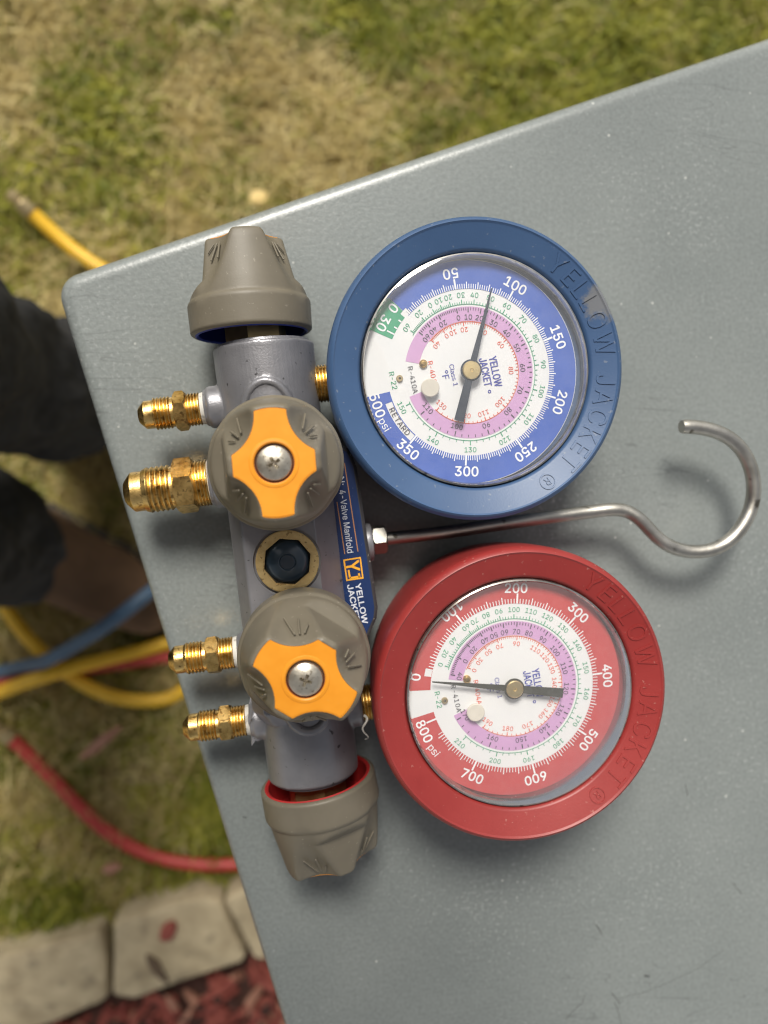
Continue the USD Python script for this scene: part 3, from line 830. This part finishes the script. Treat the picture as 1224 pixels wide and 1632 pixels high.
    if a_s - A(0) > PI:
        a_s -= 2 * PI
    a_e = clockwise(A(0), data['purple'][1])
    obj('temperature_band', at(flat(sector(0.784 * R0, R0, a_s, a_e)), 0.0001), MT['print_purple'], G, smooth=False)

    def scale(nums, r_num, h, r_in, r_min, r_maj, line, w):
        """nums: (value, x, y) clockwise; ticks at the values and five or two between them."""
        ms, vs, as_ = [], [], []
        prev = None
        for v_, x_, y_ in nums:
            a = pol(x_, y_)[1]
            if prev is not None:
                a = prev - ((prev - a) % (2 * PI))
            prev = a
            vs.append(v_)
            as_.append(a)
            ms.append(numeral(str(abs(v_)), r_num * R0, a, h))
        last = as_[-1] + (as_[-1] - as_[-2]) * 0.35
        for i in range(len(vs)):
            ms.append(tick(as_[i], r_in * R0, r_maj * R0, w * 1.5))
            if i + 1 < len(vs):
                n_ = max(2, int(round((vs[i + 1] - vs[i]) / 2.0)))
                if abs(as_[i + 1] - as_[i]) < 0.022 * n_:
                    n_ = max(2, n_ // 2)
                for k_ in range(1, n_):
                    ms.append(tick(as_[i] + (as_[i + 1] - as_[i]) * k_ / n_, r_in * R0, r_min * R0, w))
        if line:
            ms.append(flat(sector(r_in * R0 - line / 2, r_in * R0 + line / 2, as_[0] + 0.04, as_[-1] - 0.03)))
        return ms

    gr = scale(data['green'], 1.175, 0.00172, 1.035, 1.075, 1.105, 0.00020, 0.00020)
    bl = scale(data['black'], 0.842, 0.00172, 0.985, 0.945, 0.915, 0, 0.00024)
    rd = scale(data['red'], 0.655, 0.0016, 0.772, 0.738, 0.712, 0.00022, 0.00020)
    dn = lambda: L(*data['logo'][1], ZD)[:2] - L(*data['logo'][0], ZD)[:2]
    du = math.atan2(*dn()[[1, 0]])

    def line_word(t_, px, h, bold=False, sx=1.0):
        q = L(*px, ZD)
        w_ = word(t_, h, bold)
        w_.apply_scale([sx, 1, 1])
        return put2(w_, q[0] - c[0], q[1] - c[1], 0, du)

    gr.append(line_word('R-22', data['r22'], 0.0018))
    for i, ch in enumerate('R-410A'):
        p_ = np.array(data['r410'][0]) + (np.array(data['r410'][1]) - data['r410'][0]) * i / 5
        bl.append(line_word(ch, p_, 0.0017))
    rd.append(line_word('R-404A', data['r404'], 0.0017))
    nv = [line_word('YELLOW', data['yellow'], 0.0026, True, 0.72), line_word('JACKET', data['jacket'], 0.0026, True, 0.72), line_word('Class 1', data['class'], 0.0016), line_word('°F', data['degf'], 0.0024)]
    q = L(*data['reg'], ZD)
    nv.append(put2(flat(Point(0, 0).buffer(0.0006).difference(Point(0, 0).buffer(0.0003))), q[0] - c[0], q[1] - c[1], 0, 0))
    obj('green_scale', at(cat(gr), 0.0002), MT['print_green'], G, smooth=False)
    obj('black_scale', at(cat(bl + num_black), 0.0003), MT['print_black'], G, smooth=False)
    obj('red_scale', at(cat(rd), 0.0002), MT['print_orange'], G, smooth=False)
    obj('dial_lettering', at(cat(nv), 0.0002), MT['print_navy'], G, smooth=False)
    # pins, pad, needle
    q = L(*data['pad'], ZD + 0.0026)
    obj('stop_pad', put2(rev([(0, -0.0024), (0.0024, -0.0024), (0.0024, -0.0008), (0.0032, -0.0006), (0.0032, 0.0), (0.0029, 0.0003), (0, 0.0003)], 32), q[0], q[1], ZD + 0.0026, 0), MT['pad'], G, smooth=30)
    q = L(*data['pin'], ZD + 0.001)
    obj('stop_pin', put2(rev([(0, 0), (0.0014, 0), (0.0014, 0.0009), (0.0009, 0.0014), (0, 0.0015)], 24), q[0], q[1], ZD, 0), MT['brass'], G, smooth=30)
    q = L(*data['hole'], ZD + 0.0005)
    obj('dial_screw', put2(rev([(0.0004, 0.0009), (0.0010, 0.0009), (0.0012, 0.0003), (0.0012, 0), (0.0003, 0.0001)], 20), q[0], q[1], ZD, 0), MT['crimp'], G, smooth=30)
    zn = 0.0034
    hb, tp, tl = L(*data['hub'], ZD + zn), L(*data['tip'], ZD + zn), L(*data['tail'], ZD + zn)
    hb, tp, tl = hb[:2], tp[:2], tl[:2]
    dr = (tp - hb) / np.linalg.norm(tp - hb)
    nn = np.array([-dr[1], dr[0]])
    npoly = Polygon([tp - nn * 0.0002, hb + dr * 0.003 - nn * 0.0011, hb - nn * 0.0012, tl - nn * 0.0017, tl + nn * 0.0017, hb + nn * 0.0012, hb + dr * 0.003 + nn * 0.0011, tp + nn * 0.0002]).union(Point(hb).buffer(0.0037, quad_segs=16))
    nm = trimesh.creation.extrude_polygon(npoly, 0.0004, engine='earcut')
    nm.apply_translation([0, 0, ZD + zn - 0.0004])
    N_ = obj('needle', nm, needle_mat, G, smooth=False)
    hubm = rev([(0, -0.003), (0.0014, -0.003), (0.0014, 0.0001), (0.0031, 0.0001), (0.0031, 0.0006), (0.0028, 0.0009), (0.0006, 0.00095), (0.0004, 0.0007), (0, 0.0007)], 40)
    obj('hub_cap', put2(hubm, hb[0], hb[1], ZD + zn, 0), MT['brass_cap'], N_, smooth=30)
    return b


def rim(bpx, *pts):
    b = L(*bpx, ZB - 0.002)
    return [math.atan2(*(L(x, y, ZB - 0.002) - b)[[1, 0]]) for x, y in pts]


r_ = rim((757, 585), (878, 424), (907, 736), (867, 762))
blue = dict(rim=('YELLOW JACKET', r_[0], r_[1], r_[2]),
            psi=[(50, 722.6, 452.1), (100, 814.4, 469.2), (150, 873.7, 542), (200, 880, 635.5), (250, 828.7, 710), (300, 745, 738)],
            band=(None, (619, 624.7)), retard=(622, 641), vacuum=(625.6, 541), steps=(350, 2, 10, 50),
            psi_num=[('0', 624, 489), ('30', 607, 513), ('50', 717.5, 434.5), ('100', 821.5, 455), ('150', 890, 537), ('200', 896.5, 643), ('250', 840, 724), ('300', 743.5, 755), ('350', 649, 718), ('500', 602, 646)],
            psi_word=(611, 678), purple=((647, 576), (653.5, 632)),
            green=[(-60, 649, 523), (-20, 667, 500), (0, 685, 486), (10, 698.4, 479), (20, 713.7, 472.8), (30, 734.3, 470), (40, 756, 470), (50, 782, 474.6), (60, 807, 489), (70, 832.3, 509.6), (80, 853, 540), (90, 865.6, 580.6), (100, 863, 624), (110, 844, 669), (120, 805.4, 703.8), (130, 749.7, 719), (140, 689.4, 703), (150, 640, 650)],
            black=[(-60, 677.7, 537.5), (-40, 688.5, 525), (-20, 704.7, 514), (0, 730, 505), (10, 746, 503), (20, 764, 505.5), (30, 786.5, 515), (40, 808, 530), (50, 825, 553.7), (60, 834, 586), (70, 831.4, 622), (80, 811.7, 658), (90, 775.7, 681), (100, 727, 684), (110, 679.5, 652.6)],
            red=[(-40, 697.5, 551), (0, 712, 536), (10, 722, 530), (20, 739.7, 525.8), (40, 770, 529), (60, 797, 550), (80, 813.5, 590.5), (100, 797, 641), (110, 771, 660.6), (120, 741, 664), (130, 703, 645.4)],
            logo=((779, 568), (790, 620)), yellow=(789.5, 592), jacket=(773.5, 593), reg=(780, 624), r22=(626.5, 606.5), r410=((654, 587), (661.5, 623)), r404=(689.5, 596),
            pad=(685.8, 618), pin=(675, 579.4), hole=(637, 603), hub=(751, 590), tip=(783.8, 459.3), tail=(731.7, 670.5))
blue['class'], blue['degf'] = (722.7, 597.7), (709.5, 597.5)
r_ = rim((827, 1107), (936, 931), (966, 1229), (944, 1263))
red = dict(rim=('YELLOW JACKET', r_[0], r_[1], r_[2]),
           psi=[(100, 730, 986.8), (200, 823, 950.8), (300, 910.3, 990), (400, 953.6, 1076.7), (500, 927.5, 1171.7), (600, 851.5, 1230.5), (700, 757.6, 1225.6)],
           band=((688, 1099.5), (692, 1134)), steps=(780, 5, 25, 100),
           psi_num=[('0', 662.5, 1079), ('100', 718.5, 973), ('200', 822.5, 934.5), ('300', 922.5, 975), ('400', 968.5, 1076.5), ('500', 942.5, 1182.5), ('600', 855, 1246.5), ('700', 750.5, 1242), ('800', 675, 1166)],
           psi_word=(690.5, 1196), purple=((716.8, 1083), (725.8, 1139)),
           green=[(0, 703.7, 1059.5), (20, 710, 1042), (40, 721.7, 1021), (60, 742, 999), (70, 756, 990), (80, 774, 979.4), (90, 794.4, 973), (100, 819, 970.5), (110, 846.6, 973), (120, 872, 984.3), (130, 896.4, 1001.5), (140, 918.5, 1029.3), (150, 931.5, 1064.4), (160, 934, 1105.5), (170, 920, 1148.8), (180, 890.7, 1186.4), (190, 843.3, 1213.4), (200, 788, 1215.8), (210, 732.3, 1184.8)],
           black=[(-40, 733, 1077.5), (0, 740.5, 1053), (20, 752, 1034), (40, 770.7, 1017.8), (50, 785.4, 1008.9), (60, 803.4, 1005.6), (70, 823, 1003), (80, 843.3, 1006.4), (90, 866, 1017), (100, 885.8, 1035.8), (110, 899.7, 1064.4), (120, 903, 1097), (130, 894.8, 1132.5), (140, 870, 1164), (150, 831, 1182), (160, 783.8, 1178), (170, 741, 1139)],
           red=[(0, 757.6, 1069), (30, 765, 1054.6), (50, 779, 1040.7), (70, 796, 1030), (90, 823, 1025), (110, 853, 1035), (120, 867.8, 1048), (130, 878.4, 1065), (140, 882.5, 1088), (150, 877.6, 1117.8), (160, 866, 1137.4), (170, 840.8, 1156), (180, 809, 1162), (190, 777, 1149.6)],
           logo=((852, 1059), (862, 1119)), yellow=(856.5, 1088), jacket=(842.5, 1090), reg=(851.5, 1118), r22=(698.5, 1115), r410=((722.5, 1094), (731, 1131)), r404=(761, 1103),
           pad=(758.5, 1135.8), pin=(744.6, 1083), hole=(709, 1117), hub=(820, 1098), tip=(689, 1087), tail=(897.6, 1104.7))
red['class'], red['degf'] = (794, 1096), (780.5, 1096)
gauge((748, 594), (761, 590), [(849, 594), (647, 594), (748, 488), (748, 700)], MT['blue_rubber'], MT['print_blue'], MT['needle_blue'], blue, 'gauge in a blue rubber boot with a blue pressure band')
gauge((817, 1093.4), (832, 1107), [(917, 1093.4), (717, 1093.4), (817, 988), (817, 1198.7)], MT['red_rubber'], MT['print_red'], MT['needle_olive'], red, 'gauge in a red rubber boot with a red pressure band', 1.032, 1.50)

# ------------------------------------------------------------------ hoses on the lawn
def hose(px, r, mat, name, label, start_fit=False, n=140):
    pts = [P(x, y, GROUND + r + 0.012 + dz) for x, y, dz in px]
    c = spline(pts, n)
    path = f'/World/{numbered("/World", name)}'
    usdkit.mesh(stage, path, tube(c, r, 18), mat, smooth=50)
    tag(stage.GetPrimAtPath(path), label, 'hose')
    if start_fit:
        d = c[0] - c[2]
        d /= np.linalg.norm(d)
        obj('crimp_sleeve', place(rev([(0, -0.007), (r * 1.10, -0.007), (r * 1.15, -0.005), (r * 1.15, 0.004), (r * 1.02, 0.006), (0, 0.006)], 24), c[0], d), MT['crimp'], path, smooth=30)
        obj('coupling', place(rev([(0, 0.005), (r * 0.72, 0.005), (r * 0.75, 0.009), (r * 0.95, 0.010), (r * 0.95, 0.017), (r * 0.7, 0.018), (0, 0.018)], 6), c[0], d), MT['crimp'], path, smooth=False)
    return path


hose([(40, 330, 0.012), (75, 362, .004), (112, 394, 0), (160, 428, 0), (240, 480, 0), (330, 620, 0), (360, 800, 0), (345, 980, 0), (305, 1085, 0), (280, 1108, 0), (230, 1117, .004), (170, 1107, .006), (100, 1068, .008), (48, 1020, .012), (12, 972, .016), (-20, 915, .008),
      (-70, 860, 0), (-170, 850, 0), (-260, 930, 0), (-280, 1050, 0), (-200, 1150, 0), (-90, 1140, .004), (0, 1103, .012), (70, 1078, .030), (140, 1058, .018), (245, 1031, .006), (340, 1000, 0), (450, 950, 0), (560, 900, 0)], 0.0066, MT['yellow_hose'], 'charging_hose',
     'yellow rubber hose looping over the grass beside the table', True, 260)
hose([(-260, 1130, 0), (-120, 1098, 0), (0, 1071, .004), (40, 1061, .020), (75, 1052, .040), (115, 1030, .052), (160, 1003, .064), (222, 957, .064), (300, 900, .02), (420, 850, 0)], 0.0066, MT['blue_hose'], 'charging_hose', 'blue rubber hose running under the table past the brown shoe')
hose([(8, 1170, 0.008), (30, 1188, .002), (70, 1227, 0), (120, 1279, 0), (180, 1332, 0), (240, 1363, 0), (300, 1376, 0), (365, 1378, 0), (450, 1360, 0), (540, 1280, 0), (560, 1150, 0), (480, 1060, 0), (380, 1035, 0), (268, 1047, 0), (200, 1056, 0), (120, 1068, .0), (60, 1078, .0), (0, 1085, 0), (-100, 1100, 0), (-240, 1180, 0)],
     0.0066, MT['red_hose'], 'charging_hose', 'red rubber hose curving from its pale fitting across the grass near the edging stones', True, 220)

# ------------------------------------------------------------------ edging stones, bark and small things on the ground
STONE_PX = [('pale edging stone with weathered grey top, left of the joint', [(-190, 1585), (-2, 1527), (160, 1487), (172, 1594), (75, 1634), (-160, 1700)]),
            ('pale edging stone with the red bark chip and dark leaf on it', [(181, 1472), (250, 1450), (325, 1430), (350, 1440), (393, 1530), (300, 1562), (212, 1593), (180, 1588)]),
            ('pale edging stone half hidden under the table edge', [(357, 1437), (385, 1420), (520, 1375), (600, 1470), (420, 1531), (405, 1530)])]
ZS = GROUND + 0.045


def stone(px, seed):
    pts = np.array([P(x, y, ZS)[:2] for x, y in px])
    poly = Polygon(pts).buffer(-0.005).buffer(0.005, quad_segs=4).buffer(0.0010)
    q = np.array(poly.segmentize(0.012).exterior.coords)[:-1]
    c = q.mean(0)
    lay = []
    for k, z in ((1.0, GROUND - 0.03), (1.0, ZS - 0.010), (0.985, ZS - 0.004), (0.955, ZS - 0.0008), (0.90, ZS), (0.6, ZS + 0.001), (0.3, ZS + 0.001)):
        jig = 1 + 0.035 * (meshkit.fbm(np.c_[q * 40, np.full(len(q), z * 60)], 3, seed) - 0.5)
        lay.append(np.c_[c + (q - c) * k * jig[:, None], np.full(len(q), z) + (0.006 * (meshkit.fbm(np.c_[q * k * 45, np.zeros(len(q))], 3, seed + 5) - 0.5) if z > GROUND else 0)])
    n, v = len(q), np.vstack(lay + [[[c[0], c[1], ZS + 0.001]]])
    f = []
    for i in range(len(lay) - 1):
        for j in range(n):
            k = (j + 1) % n
            f += [[i * n + j, i * n + k, (i + 1) * n + k], [i * n + j, (i + 1) * n + k, (i + 1) * n + j]]
    f += [[(len(lay) - 1) * n + j, (len(lay) - 1) * n + (j + 1) % n, len(v) - 1] for j in range(n)]
    m = trimesh.Trimesh(v, f, process=False)
    m.fix_normals()
    return m


for i, (lb, px) in enumerate(STONE_PX):
    obj('edging_stone', stone(px, 11 + 7 * i), MT['stone'], smooth=35, label=lb, cat='stone', group='stones edging the flower bed')


def bark_chip(l, w, h, rng):
    x = np.linspace(-0.5, 0.5, 4)
    pts = []
    for xx in x:
        k = 1 - 0.7 * abs(xx * 2) ** 2
        for s in (-1, 1):
            pts += [(xx * l, s * w / 2 * k * rng.uniform(0.6, 1.1), h * rng.uniform(0.2, 0.6)), (xx * l, s * w / 2 * k * rng.uniform(0.6, 1.1), -h * rng.uniform(0.2, 0.6))]
    return tm(m3.Manifold.hull_points(np.array(pts)))


def lay_chip(t, p, yaw, tilt=0.0, roll=0.0):
    t = t.copy()
    t.apply_transform(trimesh.transformations.euler_matrix(roll, tilt, yaw))
    t.apply_translation(p)
    return t


# bed of bark below the stones
b0, b1 = P(-260, 1700, GROUND)[:2], P(640, 1440, GROUND)[:2]
bd = (b1 - b0) / np.linalg.norm(b1 - b0)
bn = np.array([bd[1], -bd[0]])
bw = np.linalg.norm(b1 - b0)
bed_in = P(230, 1575, GROUND)[:2]
off0 = float((bed_in - b0) @ bn)
bed = Polygon([b0 - bd * 0.6 + bn * (off0 - 0.02), b0 + bd * (bw + 0.8) + bn * (off0 - 0.02), b0 + bd * (bw + 0.8) + bn * (off0 + 0.75), b0 - bd * 0.6 + bn * (off0 + 0.75)])
obj('flower_bed', trimesh.creation.extrude_polygon(bed, 0.016, engine='earcut').apply_translation([0, 0, GROUND - 0.002]), MT['soil'], smooth=False, label='dark red soil under the bark chips of the flower bed', cat='soil', kind='structure')
protos = [bark_chip(RNG.uniform(.018, .045), RNG.uniform(.006, .013), RNG.uniform(.003, .007), RNG) for _ in range(12)]
chips = [[], [], []]
for k in range(7500):
    a, c = RNG.uniform(-0.5, bw + 0.7), off0 + RNG.beta(1.0, 1.6) * 0.74
    p = b0 + bd * a + bn * c
    chips[RNG.choice(3, p=[0.72, 0.16, 0.12])].append(lay_chip(protos[RNG.integers(12)], (p[0], p[1], GROUND + 0.016 + RNG.uniform(0, 0.016)), RNG.uniform(0, 2 * PI), RNG.normal(0, 0.35), RNG.normal(0, 0.3)))
mul = UsdGeom.Xform.Define(stage, '/World/bark_mulch')
tag(mul.GetPrim(), 'red bark mulch covering the flower bed beyond the edging stones', 'mulch', kind='stuff')
for nm, ms, mt in zip(('red_chips', 'pale_chips', 'dark_chips'), chips, ('mulch', 'mulch_pale', 'mulch_dark')):
    obj(nm, cat(ms), MT[mt], '/World/bark_mulch', smooth=False, kind='stuff')


def small(name, mesh, mat, label, c):
    obj(name, mesh, mat, smooth=False, label=label, cat=c)


q = P(268, 1484, ZS + 0.006)
small('bark_chip', lay_chip(bark_chip(.021, .017, .006, RNG), q, 0.9), MT['mulch'], 'small red bark chip lying on the middle edging stone', 'chip')
q = P(250, 1544, ZS + 0.006)
small('dry_leaf', lay_chip(bark_chip(.036, .013, .003, RNG), q, -1.0), MT['leaf'], 'dark dry leaf lying on the middle edging stone', 'leaf')
q = P(160, 1184, GROUND + 0.045)
small('bark_chip', lay_chip(bark_chip(.048, .012, .006, RNG), q, 0.65), MT['mulch_pale'], 'long pale brown bark chip in the grass below the yellow loop', 'chip')
q = P(178, 1383, GROUND + 0.045)
small('bark_chip', lay_chip(bark_chip(.018, .012, .005, RNG), q, 0.2), MT['mulch_pale'], 'small tan bark chip in the grass above the left edging stone', 'chip')
q = P(412, 314, GROUND + 0.055)
small('dry_leaf', lay_chip(bark_chip(.017, .015, .003, RNG), q, 0.4), MT['petal'], 'small round straw-yellow leaf beside the upper table edge', 'leaf')

# ------------------------------------------------------------------ lawn
def tuft(n, spread, hmin, hmax, wid, lean, rng):
    v, f = [], []
    for _ in range(n):
        a, r = rng.uniform(0, 2 * PI), spread * math.sqrt(rng.uniform())
        b = np.array([r * math.cos(a), r * math.sin(a), -0.004])
        h, dirn = rng.uniform(hmin, hmax), rng.uniform(0, 2 * PI)
        d = np.array([math.cos(dirn), math.sin(dirn), 0])
        s = np.array([-d[1], d[0], 0]) * wid * rng.uniform(0.6, 1.2) / 2
        le = rng.uniform(0.3, 1.0) * lean
        k0 = len(v)
        for t, w in ((0, 1.0), (0.4, 0.95), (0.75, 0.7)):
            th = le * (0.35 + 0.9 * t)
            p = b + h * t * (d * math.sin(th) + np.array([0, 0, math.cos(th)]))
            v += [p - s * w, p + s * w]
        th = le * 1.3
        v.append(b + h * (d * math.sin(th) + np.array([0, 0, math.cos(th)])))
        f += [[k0, k0 + 1, k0 + 3], [k0, k0 + 3, k0 + 2], [k0 + 2, k0 + 3, k0 + 5], [k0 + 2, k0 + 5, k0 + 4], [k0 + 4, k0 + 5, k0 + 6]]
    return trimesh.Trimesh(v, f, process=False)


pi_ = UsdGeom.PointInstancer.Define(stage, '/World/lawn_grass')
tag(pi_.GetPrim(), 'short patchy lawn, half green and half dry, round the table', 'grass', kind='stuff')
KINDS = [('blade_green', 50, .028, .022, .052, .0024, 1.1)] * 4 + [('blade_dry', 46, .032, .022, .058, .0019, 1.45)] * 4 + [('blade_green', 30, .018, .014, .030, .0030, 1.2)] * 2 + [('straw', 4, .035, .04, .075, .0016, 1.45)] * 2
for i, (mt, n, sp, h0, h1, w, ln) in enumerate(KINDS):
    path = f'/World/lawn_grass/grass_tuft_{i:03d}'
    usdkit.mesh(stage, path, tuft(n, sp, h0, h1, w, ln, np.random.default_rng(50 + i)), MT[mt])
    pi_.GetPrototypesRel().AddTarget(path)
cx, cy = P(420, 700, GROUND)[:2]
NEAR_N, FAR_N = 17000, 9000
gx = np.r_[RNG.uniform(-1.1, 1.1, NEAR_N) + cx, RNG.normal(0, 2.6, FAR_N) + cx]
gy = np.r_[RNG.uniform(-1.2, 1.2, NEAR_N) + cy, RNG.normal(0, 2.6, FAR_N) + cy]
sidev = (np.c_[gx, gy] - b0) @ bn - off0
from shapely import contains_xy
blocks = unary_union([Polygon([P(x, y, ZS)[:2] for x, y in px]) for _, px in STONE_PX]).buffer(-0.004)
keep = (sidev < -0.06) & ~contains_xy(blocks, gx, gy)
gx, gy, sidev = gx[keep], gy[keep], sidev[keep]
zz = np.full(len(gx), GROUND)
nr = np.hypot(gx, gy) < 30
zz[nr] += 0.012 * (meshkit.fbm(np.c_[gx, gy, np.zeros(len(gx))][nr] * [7, 7, 0], 3, 4) - 0.5)
patch = meshkit.fbm(np.c_[gx * 5.5 + 3.1, gy * 5.5 + 8.2, np.zeros(len(gx))], 3, 21)
tr = P(1000, 60, GROUND)[:2]
patch += 0.22 * np.exp(-((gx - tr[0]) ** 2 + (gy - tr[1]) ** 2) / 0.05)          # greener at the upper right
patch += 0.16 * np.exp(-(sidev + 0.10) ** 2 / 0.012)                              # and along the stones
for (px_, py_, s_, amt) in ((430, 150, .012, -.20), (420, 250, .01, -.12), (880, 80, .008, -.12), (200, 130, .012, .06), (560, 330, .006, .08), (90, 1290, .02, .05), (30, 40, .02, -.2)):
    w_ = P(px_, py_, GROUND)[:2]
    patch += amt * np.exp(-((gx - w_[0]) ** 2 + (gy - w_[1]) ** 2) / s_)
u = RNG.uniform(size=len(gx))
green = u < np.clip((patch - 0.30) / 0.30, 0.22, 0.92)
kind_i = np.where(green, RNG.integers(0, 4, len(gx)), RNG.integers(4, 8, len(gx)))
clv = green & (RNG.uniform(size=len(gx)) < 0.25)
kind_i[clv] = RNG.integers(8, 10, clv.sum())
sw_ = RNG.uniform(size=len(gx)) < 0.09
kind_i[sw_] = RNG.integers(10, 12, sw_.sum())
yaw, scl = RNG.uniform(0, 2 * PI, len(gx)), RNG.uniform(0.55, 0.95, len(gx))
pi_.CreateProtoIndicesAttr(Vt.IntArray.FromNumpy(kind_i.astype(np.int32)))
pi_.CreatePositionsAttr(Vt.Vec3fArray.FromNumpy(np.c_[gx, gy, zz].astype(np.float32)))
pi_.CreateOrientationsAttr(Vt.QuathArray([Gf.Quath(float(math.cos(a / 2)), 0, 0, float(math.sin(a / 2))) for a in yaw]))
pi_.CreateScalesAttr(Vt.Vec3fArray.FromNumpy(np.repeat(scl[:, None], 3, 1).astype(np.float32)))

# ------------------------------------------------------------------ person standing at the left of the table, bent towards it
G0 = GROUND
PER = {'la': (-.195, .060, G0 + .09), 'lk': (-.225, .070, G0 + .49), 'lh': (-.36, .09, G0 + .90), 'ra': (-.272, -.064, G0 + .09), 'rk': (-.275, -.052, G0 + .49), 'rh': (-.37, -.09, G0 + .90)}
V = {k: np.array(v) for k, v in PER.items()}
pel, chest, neck, head = np.array([-.365, 0, G0 + .96]), np.array([-.22, 0, G0 + 1.23]), np.array([-.10, 0, G0 + 1.42]), np.array([-.02, 0, G0 + 1.53])
fine = 32
bod = []
for s, a, k, h in ((1, 'la', 'lk', 'lh'), (-1, 'ra', 'rk', 'rh')):
    bod.append(chain([(V[h], .078), (V[k], .052), (V[a], .036)], fine))
    sh_, el, wr = np.array([-.14, s * .175, G0 + 1.345]), np.array([-.12, s * .25, G0 + 1.08]), np.array([-.045, s * .125, G0 + .94])
    bod.append(chain([(sh_, .050), (el, .038), (wr, .026)], fine))
    hd = np.array([0.035, -s * 0.045, -0.025])
    palm = wr + hd * 0.9
    sd = np.cross(hd / np.linalg.norm(hd), [0, 0, 1.0])
    bod.append(hull([(wr, .022), (palm + sd * .026, .012), (palm - sd * .026, .012), (palm + hd * .55 + sd * .027, .010), (palm + hd * .55 - sd * .027, .010)], 20))
    for q, ln in zip((-.027, -.009, .009, .027), (.062, .072, .068, .054)):
        f0 = palm + hd * .55 + sd * q
        dn = hd / np.linalg.norm(hd)
        f1, f2 = f0 + dn * ln * .45 + [0, 0, -.006], f0 + dn * ln * .75 + [0, 0, -.022]
        bod.append(chain([(f0, .0095), (f1, .0085), (f2, .0075), (f2 + [0, 0, -ln * .25], .007)], 14))
    t0 = palm + sd * s * .028
    bod.append(chain([(t0 - hd * .3, .012), (t0 + sd * s * .028 + hd * .25, .010), (t0 + sd * s * .034 + hd * .75, .008)], 14))
bod.append(chain([(pel, .135), (chest, .125), (neck, .060)], fine))
bod.append(hull([(neck, .052), (head - [.02, 0, .05], .055)], fine))
fd = np.array([.80, 0, -.60])
upv = np.array([.60, 0, .80])
hc = head
bod += [hull([(hc + upv * .035 - fd * .01, .088), (hc - upv * .045 + fd * .03, .060), (hc - upv * .085 + fd * .055, .028)], fine)]
bod += [hull([(hc + fd * .085 + upv * .02, .010), (hc + fd * .112 - upv * .022, .012)], 16), hull([(hc + fd * .085 - upv * .058 + np.array([0, y, 0]), .011) for y in (-.02, .02)], 16)]
bod += [hull([(hc + [0, y, 0] - upv * .01 + upv * .02, .014), (hc + [0, y, 0] - upv * .035, .010)], 16) for y in (-.082, .082)]
PR = thing('person', 'person in charcoal trousers and brown shoes standing left of the table', 'person', (0, 0, 0))
pb = obj('body', soften(m3.Manifold.batch_boolean(bod, m3.OpType.Add), 0.012, 6), MT['skin'], PR, smooth=True)


def cloth(parts, edge, amp, freq, seed):
    t = tm(m3.Manifold.batch_boolean(parts, m3.OpType.Add).refine_to_length(edge))
    t.merge_vertices()
    trimesh.smoothing.filter_taubin(t, lamb=0.5, nu=0.53, iterations=10)
    n = t.vertex_normals
    w = meshkit.fbm(t.vertices * freq, 4, seed) - 0.5
    t.vertices = t.vertices + n * (amp * np.sign(w) * np.abs(w * 2) ** 0.8)[:, None]
    return t


tr_parts = []
for a, k, h in (('la', 'lk', 'lh'), ('ra', 'rk', 'rh')):
    if a == 'ra':
        tr_parts.append(hull([(V[a] + [.004, -.002, .035], .056), (V[a] + [.022, -.014, -.005], .050)], fine))
    tr_parts.append(chain([(V[h], .108), (V[k], .064), (V[a] + [0, 0, .02], .054 if a == 'ra' else .049)], fine).trim_by_plane([0, 0, 1.0], G0 + .062))
tr_parts.append(hull([(V['lh'], .108), (V['rh'], .108), (pel + [0, 0, .06], .142)], fine))
obj('trousers', cloth(tr_parts, 0.009, 0.022, np.array([15, 15, 13]), 5), MT['trousers'], PR, smooth=True)
st_parts = [chain([(pel + [0, 0, .03], .152), (chest, .145), (neck - [0.01, 0, .045], .075)], fine)]
for s in (-1, 1):
    st_parts.append(chain([(np.array([-.15, s * .165, G0 + 1.34]), .072), (np.array([-.14, s * .225, G0 + 1.17]), .060)], fine))
obj('shirt', cloth(st_parts, 0.014, 0.010, np.array([10, 10, 7]), 9), MT['shirt'], PR, smooth=True)
hair = hull([(hc + upv * .045 - fd * .018, .094), (hc - fd * .045, .075)], fine).trim_by_plane([float(x) for x in -fd], float(-(fd @ hc) - .045))
obj('hair', soften(hair, 0.012, 3), MT['hair'], PR, smooth=True)
for y in (-.033, .033):
    obj('eye', tm(ball(hc + fd * .079 + upv * .016 + [0, y, 0], .011, 16)), MT['eye'], PR, smooth=True)
for a, toe in (('la', (.055, .075)), ('ra', (-.152, -.140))):
    A_, d = V[a], np.array([toe[0] - V[a][0], toe[1] - V[a][1], 0])
    d /= np.linalg.norm(d)
    sd = np.array([-d[1], d[0], 0])
    B_ = np.array([A_[0], A_[1], G0])
    up_ = [hull([(B_ - d * .035 + [0, 0, .045], .034), (B_ + [0, 0, .085], .040), (B_ + d * .06 + [0, 0, .055], .038)], fine),
           hull([(B_ + d * .06 + [0, 0, .055], .038), (B_ - d * .035 + [0, 0, .035], .034), (B_ + d * .105 + sd * .008 + [0, 0, .036], .030), (B_ + d * .105 - sd * .008 + [0, 0, .036], .030), (B_ + d * .146 + [0, 0, .030], .028)], fine)]
    sp_ = obj('shoe', soften(m3.Manifold.batch_boolean(up_, m3.OpType.Add).trim_by_plane([0, 0, 1.0], G0 + .014), 0.008, 5), MT['suede'], PR, smooth=True)
    so = m3.Manifold.batch_hull([m3.Manifold.cylinder(.018, r, r, 32).translate([float(x) for x in q]) for q, r in ((B_ - d * .035, .036), (B_ + d * .06, .036), (B_ + d * .105, .040), (B_ + d * .149, .029))])
    obj('sole', tm(so), MT['sole'], sp_, smooth=30)
